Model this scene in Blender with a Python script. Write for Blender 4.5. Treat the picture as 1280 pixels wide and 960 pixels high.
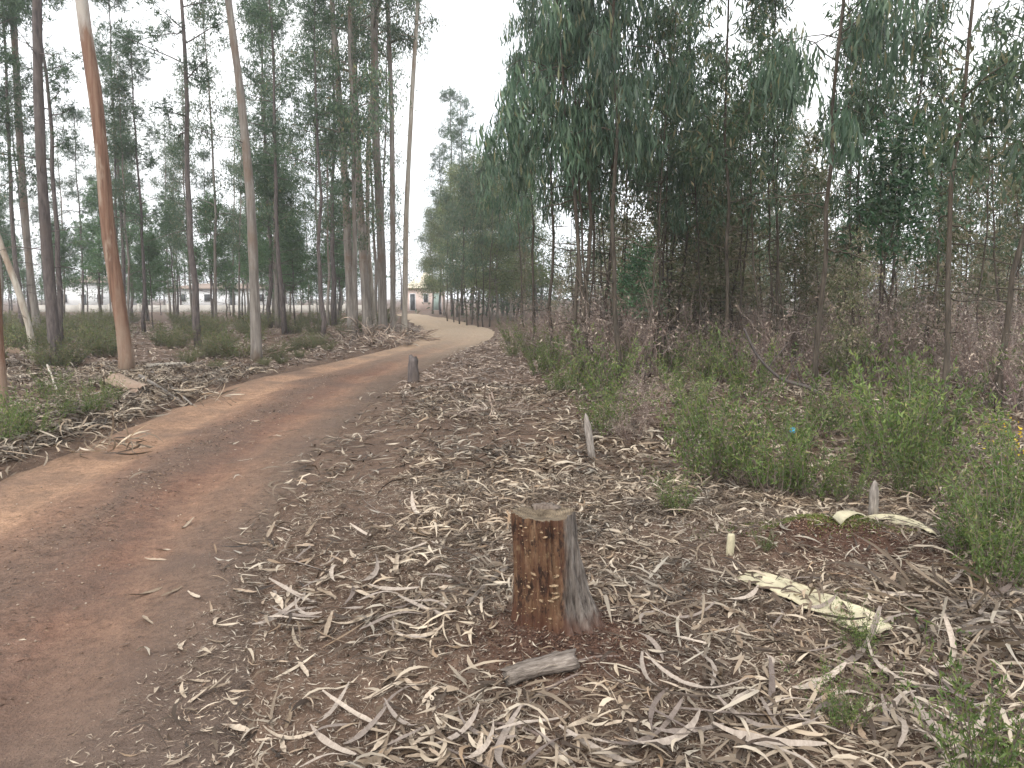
import bpy, math
import numpy as np
from mathutils import Matrix, Vector

# ------------------------------------------------------------------ camera, sky, sun, exposure
sc = bpy.context.scene
for o in list(bpy.data.objects):
    bpy.data.objects.remove(o)
C = sc.collection
PITCH = math.radians(6.4)
CAMZ = 1.6
FPX = 960.0                                   # focal length in pixels of the 1280 px wide photograph
cd = bpy.data.cameras.new('camera')
cd.sensor_width = 36.0
cd.lens = 36.0 * FPX / 1280.0
cd.clip_end = 3000
cd.clip_start = 0.05
cam = bpy.data.objects.new('camera', cd)
cam.location = (0, 0, CAMZ)
cam.rotation_euler = (math.pi / 2 - PITCH, 0, 0)
C.objects.link(cam)
sc.camera = cam

SUN_EL, SUN_AZ = math.radians(44), math.radians(200)      # azimuth clockwise from +Y
world = bpy.data.worlds.new('World')
sc.world = world
world.use_nodes = True
wt = world.node_tree
for n in list(wt.nodes):
    wt.nodes.remove(n)
wo = wt.nodes.new('ShaderNodeOutputWorld')
bg = wt.nodes.new('ShaderNodeBackground')
sky = wt.nodes.new('ShaderNodeTexSky')
sky.sky_type = 'NISHITA'
sky.sun_disc = False
sky.sun_elevation = SUN_EL
sky.sun_rotation = SUN_AZ
sky.dust_density = 3.0
tc = wt.nodes.new('ShaderNodeTexCoord')
nz = wt.nodes.new('ShaderNodeTexNoise')
nz.inputs['Scale'].default_value = 2.2
nz.inputs['Detail'].default_value = 5
cr = wt.nodes.new('ShaderNodeValToRGB')
cr.color_ramp.elements[0].position = 0.3
cr.color_ramp.elements[0].color = (0.86, 0.91, 0.97, 1)
cr.color_ramp.elements[1].position = 0.62
cr.color_ramp.elements[1].color = (1, 1, 1, 1)
gain = wt.nodes.new('ShaderNodeVectorMath')
gain.operation = 'SCALE'
gain.inputs['Scale'].default_value = 8.6
mx = wt.nodes.new('ShaderNodeMix')
mx.data_type = 'RGBA'
mx.inputs[0].default_value = 0.93             # closed cloud cover over the blue
wt.links.new(tc.outputs['Generated'], nz.inputs['Vector'])
wt.links.new(nz.outputs['Fac'], cr.inputs['Fac'])
wt.links.new(cr.outputs['Color'], gain.inputs[0])
wt.links.new(sky.outputs['Color'], mx.inputs[6])
wt.links.new(gain.outputs[0], mx.inputs[7])
wt.links.new(mx.outputs[2], bg.inputs['Color'])
bg.inputs['Strength'].default_value = 0.12
wt.links.new(bg.outputs[0], wo.inputs['Surface'])

sd = bpy.data.lights.new('sun', 'SUN')
sd.energy = 1.5
sd.angle = math.radians(45)
sd.color = (1.0, 0.96, 0.9)
sun = bpy.data.objects.new('sun', sd)
sdir = Vector((math.sin(SUN_AZ) * math.cos(SUN_EL), math.cos(SUN_AZ) * math.cos(SUN_EL), math.sin(SUN_EL)))
sun.rotation_euler = sdir.to_track_quat('Z', 'Y').to_euler()
sun.location = sdir * 60
C.objects.link(sun)

vs = sc.view_settings
vs.view_transform = 'Standard'
vs.look = 'None'
vs.exposure = 1.0
vs.gamma = 1.0
vs.use_curve_mapping = False
sc.render.engine = 'CYCLES'
sc.cycles.use_denoising = True
sc.cycles.use_adaptive_sampling = True
sc.cycles.adaptive_threshold = 0.025
sc.cycles.max_bounces = 6
sc.cycles.diffuse_bounces = 3
sc.cycles.glossy_bounces = 2
sc.cycles.transmission_bounces = 4
sc.cycles.caustics_reflective = False
sc.cycles.caustics_refractive = False

# ------------------------------------------------------------------ helpers
R = np.random.default_rng(7)
FWD = np.array([0, math.cos(PITCH), -math.sin(PITCH)])
UP = np.array([0, math.sin(PITCH), math.cos(PITCH)])


def ray(px, py):
    return FWD + (px - 640) / FPX * np.array([1.0, 0, 0]) + (480 - py) / FPX * UP


def at(px, py, Y):
    """world point on the vertical plane y = Y"""
    d = ray(px, py)
    return np.array([0, 0, CAMZ]) + d * (Y / d[1])


def flat(px, py, z=0.0):
    d = ray(px, py)
    p = np.array([0, 0, CAMZ]) + d * ((z - CAMZ) / d[2])
    return p[0], p[1]


def sstep(a, b, x):
    t = np.clip((x - a) / (b - a), 0, 1)
    return t * t * (3 - 2 * t)


def _hash(i, j, k):
    v = np.sin(i * 127.1 + j * 311.7 + k * 74.7) * 43758.5453
    return v - np.floor(v)


def vnoise(x, y, k=0):
    x = np.asarray(x, float); y = np.asarray(y, float)
    i = np.floor(x); j = np.floor(y)
    fx = x - i; fy = y - j
    fx = fx * fx * (3 - 2 * fx); fy = fy * fy * (3 - 2 * fy)
    a = _hash(i, j, k); b = _hash(i + 1, j, k); c = _hash(i, j + 1, k); d = _hash(i + 1, j + 1, k)
    return (a * (1 - fx) + b * fx) * (1 - fy) + (c * (1 - fx) + d * fx) * fy - 0.5


# the track: left and right edge, read off the ground
EDGE = [(5.4, None), ]
rows = [(700, -235, 322), (600, 0, 366), (545, 130, 415), (500, 250, 465), (470, 335, 505), (450, 425, 548),
        (440, 476, 572), (428, 518, 602), (420, 528, 616), (412, 530, 612), (405, 522, 594), (398, 510, 562),
        (394, 500, 534)]
L_e = [(-3.6, -4.0), (-3.75, 0.0), (-3.95, 2.5)] + [flat(l, y) for y, l, r in rows]
R_e = [(-0.6, -4.0), (-0.85, 0.0), (-1.0, 2.4)] + [flat(r, y) for y, l, r in rows]
L_e.append((-14.0, 80.0)); R_e.append((-10.5, 80.0))
L_e.append((-22.0, 92.0)); R_e.append((-18.0, 95.0))


def spline(P, n):
    P = np.array(P, float)
    seg = np.linalg.norm(np.diff(P, axis=0), axis=1)
    t = np.concatenate([[0], np.cumsum(np.sqrt(seg))])
    tt = np.linspace(0, t[-1], n)
    Q = np.vstack([2 * P[0] - P[1], P, 2 * P[-1] - P[-2]])
    k = np.clip(np.searchsorted(t, tt, side='right') - 1, 0, len(P) - 2)
    u = ((tt - t[k]) / (t[k + 1] - t[k]))[:, None]
    p0, p1, p2, p3 = Q[k], Q[k + 1], Q[k + 2], Q[k + 3]
    return 0.5 * ((2 * p1) + (-p0 + p2) * u + (2 * p0 - 5 * p1 + 4 * p2 - p3) * u ** 2 + (-p0 + 3 * p1 - 3 * p2 + p3) * u ** 3)


NROAD = 420
PL = spline(L_e, NROAD)
PR = spline(R_e, NROAD)
MID = (PL + PR) / 2
HALF = np.linalg.norm(PR - PL, axis=1) / 2
TAN = np.gradient(MID, axis=0)
TAN /= np.linalg.norm(TAN, axis=1)[:, None]
NRM = np.stack([TAN[:, 1], -TAN[:, 0]], 1)


def road_s(x, y):
    """signed position across the track: -1 left edge, 1 right edge"""
    x = np.atleast_1d(np.asarray(x, float)); y = np.atleast_1d(np.asarray(y, float))
    out = np.empty(x.shape)
    for a in range(0, x.size, 8000):
        sl = slice(a, a + 8000)
        d = (x.flat[sl][:, None] - MID[None, :, 0]) ** 2 + (y.flat[sl][:, None] - MID[None, :, 1]) ** 2
        k = d.argmin(1)
        dx = x.flat[sl] - MID[k, 0]; dy = y.flat[sl] - MID[k, 1]
        side = np.sign(dx * NRM[k, 0] + dy * NRM[k, 1])
        out.flat[sl] = side * np.sqrt(d[np.arange(len(k)), k]) / np.minimum(HALF[k], 1.6)
    return out


STUMP = flat(684, 815)
MOSS = flat(1035, 700)


def base_h(x, y):
    r = np.hypot(x, y)
    return 0.10 * vnoise(x * .35, y * .35, 1) + 0.05 * vnoise(x * 1.1, y * 1.1, 2) + \
        0.022 * vnoise(x * 3.7, y * 3.7, 3) + 0.010 * vnoise(x * 9, y * 9, 4) + 0.25 * vnoise(x * .06, y * .06, 5) * sstep(15, 40, r)


def ground_h(x, y):
    x = np.atleast_1d(np.asarray(x, float)); y = np.atleast_1d(np.asarray(y, float))
    s = np.abs(road_s(x, y)) + 0.16 * vnoise(x * 1.7, y * 1.7, 8)
    h = base_h(x, y) - 0.16 + 0.18 * sstep(.86, 1.12, s) + 0.10 * sstep(1.1, 2.2, s)
    d = np.hypot((x - STUMP[0]) / 1.0, (y - STUMP[1]) / 0.8)
    h = h + 0.07 * np.exp(-(d / .33) ** 2)
    d = np.hypot((x - MOSS[0]) / .62, (y - MOSS[1]) / .30)
    h = h + 0.13 * np.exp(-d ** 2 * 1.1) * (1 + .5 * vnoise(x * 6, y * 6, 11))
    cx, cy = flat(462, 420)
    h = h + 0.35 * np.exp(-(np.hypot(x - cx, y - cy) / 1.8) ** 2)
    return h


def gz(x, y):
    return float(ground_h(x, y)[0])


def gp(px, py):
    z = 0.0
    for _ in range(5):
        x, y = flat(px, py, z)
        z = gz(x, y)
    return np.array([x, y, z])


def mesh(name, V, F):
    V = np.asarray(V, np.float32); F = np.asarray(F, np.int32)
    m = bpy.data.meshes.new(name)
    m.vertices.add(len(V)); m.vertices.foreach_set('co', V.ravel())
    k = F.shape[1]
    m.loops.add(F.size); m.loops.foreach_set('vertex_index', F.ravel())
    m.polygons.add(len(F))
    m.polygons.foreach_set('loop_start', np.arange(0, F.size, k, dtype=np.int32))
    m.update(calc_edges=True)
    return m


def smooth(m):
    m.polygons.foreach_set('use_smooth', np.ones(len(m.polygons), bool)); m.update()
    return m


def obj(name, m, material=None, parent=None, loc=None):
    o = bpy.data.objects.new(name, m)
    C.objects.link(o)
    if material is not None and len(m.materials) == 0:
        m.materials.append(material)
    if parent is not None:
        o.parent = parent
    if loc is not None:
        o.location = loc
    return o


def tag(o, label=None, cat=None, group=None, kind=None):
    if label: o['label'] = label
    if cat: o['category'] = cat
    if group: o['group'] = group
    if kind: o['kind'] = kind
    return o


def empty(name, loc=(0, 0, 0)):
    o = bpy.data.objects.new(name, None)
    o.empty_display_size = 0.2
    C.objects.link(o); o.location = loc
    return o


def copy_tree(o, parent=None):
    c = o.copy(); C.objects.link(c); c.parent = parent
    for ch in o.children:
        copy_tree(ch, c)
    return c


def merge(parts):
    Vs, Fs, n = [], [], 0
    for V, F in parts:
        Vs.append(V); Fs.append(F + n); n += len(V)
    return np.vstack(Vs), np.vstack(Fs)


def tube(P, r, sides=7, cap=True, rough=0.0, rng=R):
    P = np.asarray(P, float); n = len(P)
    r = np.broadcast_to(np.asarray(r, float), (n,))
    T = np.gradient(P, axis=0); T /= np.linalg.norm(T, axis=1)[:, None] + 1e-9
    ref = np.array([0.0, 1.0, 0.0]) if abs(T[:, 1]).mean() < .8 else np.array([1.0, 0, 0])
    A = np.cross(T, ref); A /= np.linalg.norm(A, axis=1)[:, None] + 1e-9
    B = np.cross(T, A)
    a = np.linspace(0, 2 * np.pi, sides, endpoint=False)
    rr = r[:, None] * (1 + rough * rng.normal(size=(n, sides)))
    V = P[:, None] + rr[..., None] * (np.cos(a)[None, :, None] * A[:, None] + np.sin(a)[None, :, None] * B[:, None])
    V = V.reshape(-1, 3)
    i = np.arange(n - 1)[:, None] * sides; j = np.arange(sides)[None]; j2 = (j + 1) % sides
    F = np.stack([i + j, i + j2, i + sides + j2, i + sides + j], -1).reshape(-1, 4)
    if cap:
        V = np.vstack([V, P[:1], P[-1:]])
        c0, c1 = n * sides, n * sides + 1
        e = (n - 1) * sides
        k = np.arange(0, sides - 1, 2) if sides % 2 == 0 else np.arange(0, sides - 1, 2)
        cf = [[c0, (q + 2) % sides, (q + 1) % sides, q] for q in range(0, sides - 1, 2)]
        cf += [[c1, e + q, e + (q + 1) % sides, e + (q + 2) % sides] for q in range(0, sides - 1, 2)]
        if sides % 2:
            cf += [[c0, 0, sides - 1, sides - 1][:4]] if False else []
        F = np.vstack([F, np.array(cf)])
    return V, F


def unit(v):
    return v / (np.linalg.norm(v, axis=-1, keepdims=True) + 1e-9)


def leaves(P, D, Lg, W, nsec=3, sickle=0.15, curl=0.15, rng=R, nrm=None):
    """n leaf blades: base P, direction D, length, width; nsec cross sections, pointed at both ends"""
    n = len(P)
    D = unit(D)
    if nrm is None:
        nrm = rng.normal(size=(n, 3))
    S = unit(np.cross(D, nrm)); N = np.cross(S, D)
    Lg = np.broadcast_to(Lg, (n,)); W = np.broadcast_to(W, (n,))
    if nsec == 2:            # one diamond
        k = 0.45
        c = sickle * rng.normal(size=n) * Lg
        V = np.stack([P, P + D * (Lg * k)[:, None] + S * (c + W / 2)[:, None] + N * (curl * rng.normal(size=n) * Lg)[:, None] * .3,
                      P + D * Lg[:, None],
                      P + D * (Lg * k)[:, None] + S * (c - W / 2)[:, None]], 1).reshape(-1, 3)
        F = np.arange(4 * n).reshape(n, 4)
        return V, F
    t = np.linspace(0, 1, nsec)
    w = np.sin(np.pi * (0.06 + 0.88 * t)) ** .8
    w[0] *= .5; w[-1] *= .35
    c = (sickle * rng.normal(size=n) * Lg)[:, None] * (4 * t * (1 - t))[None]
    u = (curl * rng.normal(size=n) * Lg)[:, None] * (4 * t * (1 - t))[None]
    Cn = P[:, None] + D[:, None] * (Lg[:, None] * t[None])[..., None] + S[:, None] * c[..., None] + N[:, None] * u[..., None]
    hw = (W[:, None] * w[None] / 2)[..., None]
    tw = (rng.normal(size=n) * .5)[:, None] * (t - .5)[None]
    S2 = S[:, None] * np.cos(tw)[..., None] + N[:, None] * np.sin(tw)[..., None]
    V = np.stack([Cn - S2 * hw, Cn + S2 * hw], 2).reshape(-1, 3)
    b = (np.arange(n) * nsec * 2)[:, None] + (np.arange(nsec - 1) * 2)[None]
    F = np.stack([b, b + 1, b + 3, b + 2], -1).reshape(-1, 4)
    return V, F


# ------------------------------------------------------------------ materials
def nodes(name):
    m = bpy.data.materials.new(name)
    m.use_nodes = True
    t = m.node_tree
    p = t.nodes['Principled BSDF']
    p.inputs['Roughness'].default_value = 0.85
    p.inputs['Specular IOR Level'].default_value = 0.25
    return m, t, p


def N(t, typ, **kw):
    n = t.nodes.new(typ)
    for k, v in kw.items():
        if k in n.inputs:
            n.inputs[k].default_value = v
        else:
            setattr(n, k, v)
    return n


def ramp(t, stops):
    n = t.nodes.new('ShaderNodeValToRGB')
    e = n.color_ramp.elements
    while len(e) > 1:
        e.remove(e[-1])
    e[0].position = stops[0][0]; e[0].color = (*stops[0][1], 1)
    for p, c in stops[1:]:
        q = e.new(p); q.color = (*c, 1)
    return n


def mixc(t, fac, a, b, mode='MIX'):
    n = t.nodes.new('ShaderNodeMix'); n.data_type = 'RGBA'; n.blend_type = mode
    for s, v in ((0, fac), (6, a), (7, b)):
        if hasattr(v, 'links'):
            t.links.new(v, n.inputs[s])
        elif s == 0:
            n.inputs[0].default_value = v
        else:
            n.inputs[s].default_value = (*v, 1)
    return n.outputs[2]


def coords(t, kind='Object', scale=(1, 1, 1)):
    c = t.nodes.new('ShaderNodeTexCoord')
    mp = t.nodes.new('ShaderNodeMapping')
    mp.inputs['Scale'].default_value = scale
    t.links.new(c.outputs[kind], mp.inputs['Vector'])
    return mp.outputs[0]


def noise(t, vec, scale, detail=4, rough=.6):
    n = N(t, 'ShaderNodeTexNoise', Scale=scale, Detail=detail, Roughness=rough)
    t.links.new(vec, n.inputs['Vector'])
    return n.outputs['Fac']


def bump(t, p, h, strength=.5, dist=.02):
    b = N(t, 'ShaderNodeBump', Strength=strength, Distance=dist)
    t.links.new(h, b.inputs['Height'])
    t.links.new(b.outputs[0], p.inputs['Normal'])


def leaf_mat(name, stops, trans=.3, rough=.45, objvar=.25, patch=1.3):
    m, t, p = nodes(name)
    g = t.nodes.new('ShaderNodeNewGeometry')
    r = ramp(t, stops)
    t.links.new(g.outputs['Random Per Island'], r.inputs['Fac'])
    oi = t.nodes.new('ShaderNodeObjectInfo')
    mr = N(t, 'ShaderNodeMapRange'); mr.inputs[3].default_value = 1 - objvar; mr.inputs[4].default_value = 1 + objvar
    t.links.new(oi.outputs['Random'], mr.inputs[0])
    sc_ = t.nodes.new('ShaderNodeVectorMath'); sc_.operation = 'SCALE'
    t.links.new(r.outputs[0], sc_.inputs[0]); t.links.new(mr.outputs[0], sc_.inputs['Scale'])
    col = sc_.outputs[0]
    if patch > 0:
        nn = noise(t, coords(t, 'Object'), patch, 3, .6)
        pr = ramp(t, [(.3, (.62, .66, .68)), (.7, (1.38, 1.34, 1.22))]); t.links.new(nn, pr.inputs['Fac'])
        col = mixc(t, 1.0, col, pr.outputs[0], 'MULTIPLY')
    t.links.new(col, p.inputs['Base Color'])
    p.inputs['Roughness'].default_value = rough
    p.inputs['Specular IOR Level'].default_value = .35
    if trans > 0:
        tr = t.nodes.new('ShaderNodeBsdfTranslucent')
        t.links.new(col, tr.inputs['Color'])
        ms = N(t, 'ShaderNodeMixShader'); ms.inputs[0].default_value = trans
        t.links.new(p.outputs[0], ms.inputs[1]); t.links.new(tr.outputs[0], ms.inputs[2])
        t.links.new(ms.outputs[0], t.nodes['Material Output'].inputs['Surface'])
    return m


def bark_mat(name, a, b, c=None, zs=.12, scale=14, objvar=.2, bstr=.6):
    m, t, p = nodes(name)
    v = coords(t, 'Object', (1, 1, zs))
    n1 = noise(t, v, scale, 5, .65)
    n2 = noise(t, coords(t, 'Object', (1, 1, .5)), 1.6, 4)
    r = ramp(t, [(.32, a), (.68, b)])
    t.links.new(n1, r.inputs['Fac'])
    col = r.outputs[0]
    if c:
        r2 = ramp(t, [(.5, (0, 0, 0)), (.62, (1, 1, 1))]); t.links.new(n2, r2.inputs['Fac'])
        col = mixc(t, r2.outputs[0], col, c)
    oi = t.nodes.new('ShaderNodeObjectInfo')
    mr = N(t, 'ShaderNodeMapRange'); mr.inputs[3].default_value = 1 - objvar; mr.inputs[4].default_value = 1 + objvar
    t.links.new(oi.outputs['Random'], mr.inputs[0])
    s = t.nodes.new('ShaderNodeVectorMath'); s.operation = 'SCALE'
    t.links.new(col, s.inputs[0]); t.links.new(mr.outputs[0], s.inputs['Scale'])
    t.links.new(s.outputs[0], p.inputs['Base Color'])
    bump(t, p, n1, bstr, .02)
    return m


M = {}
M['bark_grey'] = bark_mat('bark_grey', (.105, .090, .079), (.275, .248, .218), (.16, .118, .09), .1)
M['bark_pale'] = bark_mat('bark_pale', (.22, .19, .155), (.46, .42, .36), (.25, .19, .14), .1)
M['bark_dark'] = bark_mat('bark_dark', (.05, .042, .042), (.15, .125, .115), (.10, .08, .07), .2, 18)
M['bark_young'] = bark_mat('bark_young', (.028, .023, .018), (.105, .086, .066), (.058, .043, .030), .15, 22)
M['twig'] = bark_mat('twig', (.10, .075, .062), (.20, .155, .135), None, .3, 30, .25, .2)
M['euc_leaf'] = leaf_mat('eucalyptus_leaf', [(0, (.040, .075, .045)), (.5, (.075, .122, .070)), (.85, (.115, .165, .095)), (1, (.22, .18, .10))], .4, .42)
M['weep_leaf'] = leaf_mat('weeping_leaf', [(0, (.042, .080, .052)), (.5, (.070, .120, .078)), (.88, (.115, .17, .11)), (1, (.19, .18, .10))], .4, .4)
M['brown_leaf'] = leaf_mat('brown_green_leaf', [(0, (.095, .120, .06)), (.45, (.16, .175, .09)), (.72, (.21, .175, .115)), (1, (.42, .36, .29))], .5, .4)
M['broad_leaf'] = leaf_mat('broad_leaf', [(0, (.09, .13, .06)), (.5, (.14, .19, .085)), (1, (.22, .22, .11))], .45, .5)
M['fresh_leaf'] = leaf_mat('fresh_leaf', [(0, (.035, .085, .04)), (.6, (.06, .14, .065)), (1, (.15, .22, .13))], .3, .35)
M['needle'] = leaf_mat('pine_needle', [(0, (.045, .085, .052)), (.6, (.075, .125, .075)), (1, (.11, .155, .085))], .35, .5)
M['pine_fresh'] = leaf_mat('young_pine_needle', [(0, (.06, .125, .06)), (.6, (.09, .175, .08)), (1, (.15, .21, .10))], .35, .5)
M['heath'] = leaf_mat('heath_leaf', [(0, (.055, .095, .026)), (.55, (.11, .165, .042)), (.9, (.18, .22, .07)), (1, (.26, .22, .11))], .35, .5)
M['heath_dull'] = leaf_mat('dull_heath_leaf', [(0, (.065, .090, .038)), (.55, (.115, .14, .058)), (1, (.20, .17, .09))], .35, .5)
M['dry_twig'] = leaf_mat('dry_twig', [(0, (.12, .082, .074)), (.6, (.21, .150, .138)), (1, (.36, .29, .26))], 0, .8)
M['litter'] = leaf_mat('leaf_litter', [(0, (.036, .023, .016)), (.3, (.095, .066, .046)), (.6, (.205, .157, .117)), (.88, (.45, .382, .312)), (1, (.20, .13, .08))], .06, .6, .12, 2.0)
M['litter_far'] = leaf_mat('woodland_litter', [(0, (.10, .072, .058)), (.3, (.19, .14, .115)), (.7, (.30, .235, .20)), (1, (.46, .39, .33))], .12, .7, .12)
M['crumb'] = leaf_mat('litter_crumbs', [(0, (.08, .055, .042)), (.5, (.18, .13, .10)), (1, (.42, .36, .30))], 0, .8, .1)
M['debris'] = leaf_mat('track_debris', [(0, (.04, .026, .02)), (.6, (.11, .07, .05)), (.9, (.2, .14, .10)), (1, (.42, .35, .28))], 0, .9, .1)
M['pebble'] = leaf_mat('pebbles', [(0, (.12, .07, .05)), (.6, (.22, .145, .105)), (1, (.40, .33, .27))], 0, .85, .1)
M['moss'] = leaf_mat('moss', [(0, (.06, .08, .02)), (.6, (.12, .15, .035)), (1, (.20, .21, .07))], .25, .6)
M['yellow'] = leaf_mat('yellow_flower', [(0, (.65, .42, .02)), (1, (.8, .6, .05))], .2, .6)


def ground_material():
    m, t, p = nodes('forest_soil')
    v = coords(t, 'Object')
    n1 = noise(t, v, .9, 6, .65)
    n2 = noise(t, v, 14, 6, .7)
    n3 = noise(t, v, 90, 3, .6)
    r1 = ramp(t, [(.3, (.080, .052, .037)), (.55, (.135, .090, .064)), (.75, (.105, .074, .056))])
    t.links.new(n1, r1.inputs['Fac'])
    r2 = ramp(t, [(.3, (.45, .42, .4)), (.7, (1.25, 1.22, 1.2))])
    t.links.new(n2, r2.inputs['Fac'])
    col = mixc(t, 1.0, r1.outputs[0], r2.outputs[0], 'MULTIPLY')
    r3 = ramp(t, [(.62, (0, 0, 0)), (.7, (1, 1, 1))]); t.links.new(n3, r3.inputs['Fac'])
    col = mixc(t, r3.outputs[0], col, (.30, .245, .20))
    # red soil dug up round the stump and the mossy heap
    geo = t.nodes.new('ShaderNodeNewGeometry')
    for (sx, sy), rad in ((STUMP, .62), (MOSS, .75)):
        d = t.nodes.new('ShaderNodeVectorMath'); d.operation = 'DISTANCE'
        sepz = t.nodes.new('ShaderNodeVectorMath'); sepz.operation = 'MULTIPLY'; sepz.inputs[1].default_value = (1, 1.1, 0)
        t.links.new(geo.outputs['Position'], sepz.inputs[0]); t.links.new(sepz.outputs[0], d.inputs[0])
        d.inputs[1].default_value = (sx + .1, (sy - .12) * 1.1, 0)
        ad = N(t, 'ShaderNodeMath', operation='MULTIPLY_ADD'); ad.inputs[1].default_value = .7
        t.links.new(n2, ad.inputs[0]); t.links.new(d.outputs['Value'], ad.inputs[2])
        mr = N(t, 'ShaderNodeMapRange'); mr.inputs[1].default_value = rad + .35; mr.inputs[2].default_value = rad - .1
        mr.inputs[3].default_value = 0; mr.inputs[4].default_value = .85
        t.links.new(ad.outputs[0], mr.inputs[0])
        rr = ramp(t, [(.3, (.034, .017, .012)), (.7, (.092, .046, .031))]); t.links.new(n2, rr.inputs['Fac'])
        col = mixc(t, mr.outputs[0], col, rr.outputs[0])
    t.links.new(col, p.inputs['Base Color'])
    p.inputs['Roughness'].default_value = .95
    ad = N(t, 'ShaderNodeMath', operation='ADD'); t.links.new(n2, ad.inputs[0]); t.links.new(n3, ad.inputs[1])
    bump(t, p, ad.outputs[0], .7, .02)
    return m


def track_material():
    m, t, p = nodes('red_dirt_track')
    uv = coords(t, 'UV', (1, 1, 1))
    sep = t.nodes.new('ShaderNodeSeparateXYZ'); t.links.new(uv, sep.inputs[0])
    v = coords(t, 'Object')
    vs_ = coords(t, 'UV', (7, .55, 1))
    n1 = noise(t, vs_, 1.0, 5, .6)                    # streaks along the track
    n2 = noise(t, v, 9, 6, .7)
    n3 = noise(t, v, 70, 3, .65)
    n4 = noise(t, v, .8, 4, .6)
    ad = N(t, 'ShaderNodeMath', operation='MULTIPLY_ADD'); ad.inputs[1].default_value = .30
    sb = N(t, 'ShaderNodeMath', operation='SUBTRACT'); sb.inputs[1].default_value = .5
    t.links.new(n1, sb.inputs[0]); t.links.new(sb.outputs[0], ad.inputs[0]); t.links.new(sep.outputs[0], ad.inputs[2])
    # worn wheel lines pale and sandy, the middle dark red-brown
    r = ramp(t, [(.0, (.24, .158, .108)), (.12, (.34, .212, .138)), (.27, (.42, .262, .168)), (.38, (.25, .150, .102)),
                 (.52, (.175, .114, .084)), (.66, (.22, .122, .084)), (.76, (.28, .165, .110)), (.9, (.19, .128, .093)), (1, (.17, .122, .092))])
    t.links.new(ad.outputs[0], r.inputs['Fac'])
    r2 = ramp(t, [(.3, (.54, .52, .51)), (.7, (1.02, 1.0, .98))]); t.links.new(n2, r2.inputs['Fac'])
    col = mixc(t, 1.0, r.outputs[0], r2.outputs[0], 'MULTIPLY')
    n6 = noise(t, v, 34, 4, .7)
    r7 = ramp(t, [(.34, (.62, .6, .58)), (.5, (1, 1, 1)), (.68, (1.22, 1.2, 1.18))]); t.links.new(n6, r7.inputs['Fac'])
    col = mixc(t, 1.0, col, r7.outputs[0], 'MULTIPLY')
    # damp darker earth in patches
    r4 = ramp(t, [(.45, (0, 0, 0)), (.68, (.75, .75, .75))]); t.links.new(n4, r4.inputs['Fac'])
    col = mixc(t, r4.outputs[0], col, (.105, .072, .056))
    # damp grey-brown earth at the near right edge of the track
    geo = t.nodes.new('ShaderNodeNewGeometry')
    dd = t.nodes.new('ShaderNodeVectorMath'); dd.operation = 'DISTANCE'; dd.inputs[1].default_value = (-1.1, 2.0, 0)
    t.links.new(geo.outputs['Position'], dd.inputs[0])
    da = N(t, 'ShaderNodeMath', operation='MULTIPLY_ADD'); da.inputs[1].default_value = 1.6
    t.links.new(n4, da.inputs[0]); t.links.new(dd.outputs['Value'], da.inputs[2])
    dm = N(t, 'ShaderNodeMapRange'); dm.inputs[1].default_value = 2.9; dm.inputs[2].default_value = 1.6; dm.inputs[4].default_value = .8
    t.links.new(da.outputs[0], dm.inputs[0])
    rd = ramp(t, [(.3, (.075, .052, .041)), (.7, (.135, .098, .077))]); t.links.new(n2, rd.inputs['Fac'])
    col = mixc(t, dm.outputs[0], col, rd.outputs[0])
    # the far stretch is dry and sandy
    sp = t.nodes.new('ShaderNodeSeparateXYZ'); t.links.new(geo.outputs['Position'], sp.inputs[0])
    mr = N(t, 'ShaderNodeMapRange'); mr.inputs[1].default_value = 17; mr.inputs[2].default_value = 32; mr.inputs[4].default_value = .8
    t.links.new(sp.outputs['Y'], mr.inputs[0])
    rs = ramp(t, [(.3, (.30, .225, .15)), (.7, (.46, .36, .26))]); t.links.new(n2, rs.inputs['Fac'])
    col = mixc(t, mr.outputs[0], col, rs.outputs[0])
    r3 = ramp(t, [(.64, (0, 0, 0)), (.74, (.8, .8, .8))]); t.links.new(n3, r3.inputs['Fac'])
    col = mixc(t, r3.outputs[0], col, (.36, .27, .2))
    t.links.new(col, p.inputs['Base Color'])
    p.inputs['Roughness'].default_value = .9
    a2 = N(t, 'ShaderNodeMath', operation='ADD'); t.links.new(n2, a2.inputs[0]); t.links.new(n3, a2.inputs[1])
    bump(t, p, a2.outputs[0], .9, .022)
    return m


M['ground'] = ground_material()
M['track'] = track_material()

# ------------------------------------------------------------------ ground and track
def axis(lo, hi, step, far, grow=1.16):
    a = list(np.arange(lo, hi, step))
    s = step
    while a[-1] < far:
        s *= grow; a.append(a[-1] + s)
    s = step; b = []
    x = lo
    while x > -far:
        s *= grow; x -= s; b.append(x)
    return np.array(b[::-1] + a)


xs = axis(-5, 6.5, .075, 900)
ys = axis(1.8, 11, .075, 900)
ys = ys[ys > -60]
GX, GY = np.meshgrid(xs, ys)
GZ = ground_h(GX.ravel(), GY.ravel())
V = np.stack([GX.ravel(), GY.ravel(), GZ], 1)
nx, ny = len(xs), len(ys)
i = (np.arange(ny - 1)[:, None] * nx + np.arange(nx - 1)[None]).ravel()
ground = obj('ground', smooth(mesh('ground', V, np.stack([i, i + 1, i + nx + 1, i + nx], 1))), M['ground'])
tag(ground, kind='structure')

NU = 44
u = np.linspace(-.06, 1.06, NU)
P = PL[:, None] * (1 - u)[None, :, None] + PR[:, None] * u[None, :, None]
px_, py_ = P[..., 0].ravel(), P[..., 1].ravel()
s_ = np.tile(u * 2 - 1, NROAD)


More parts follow.
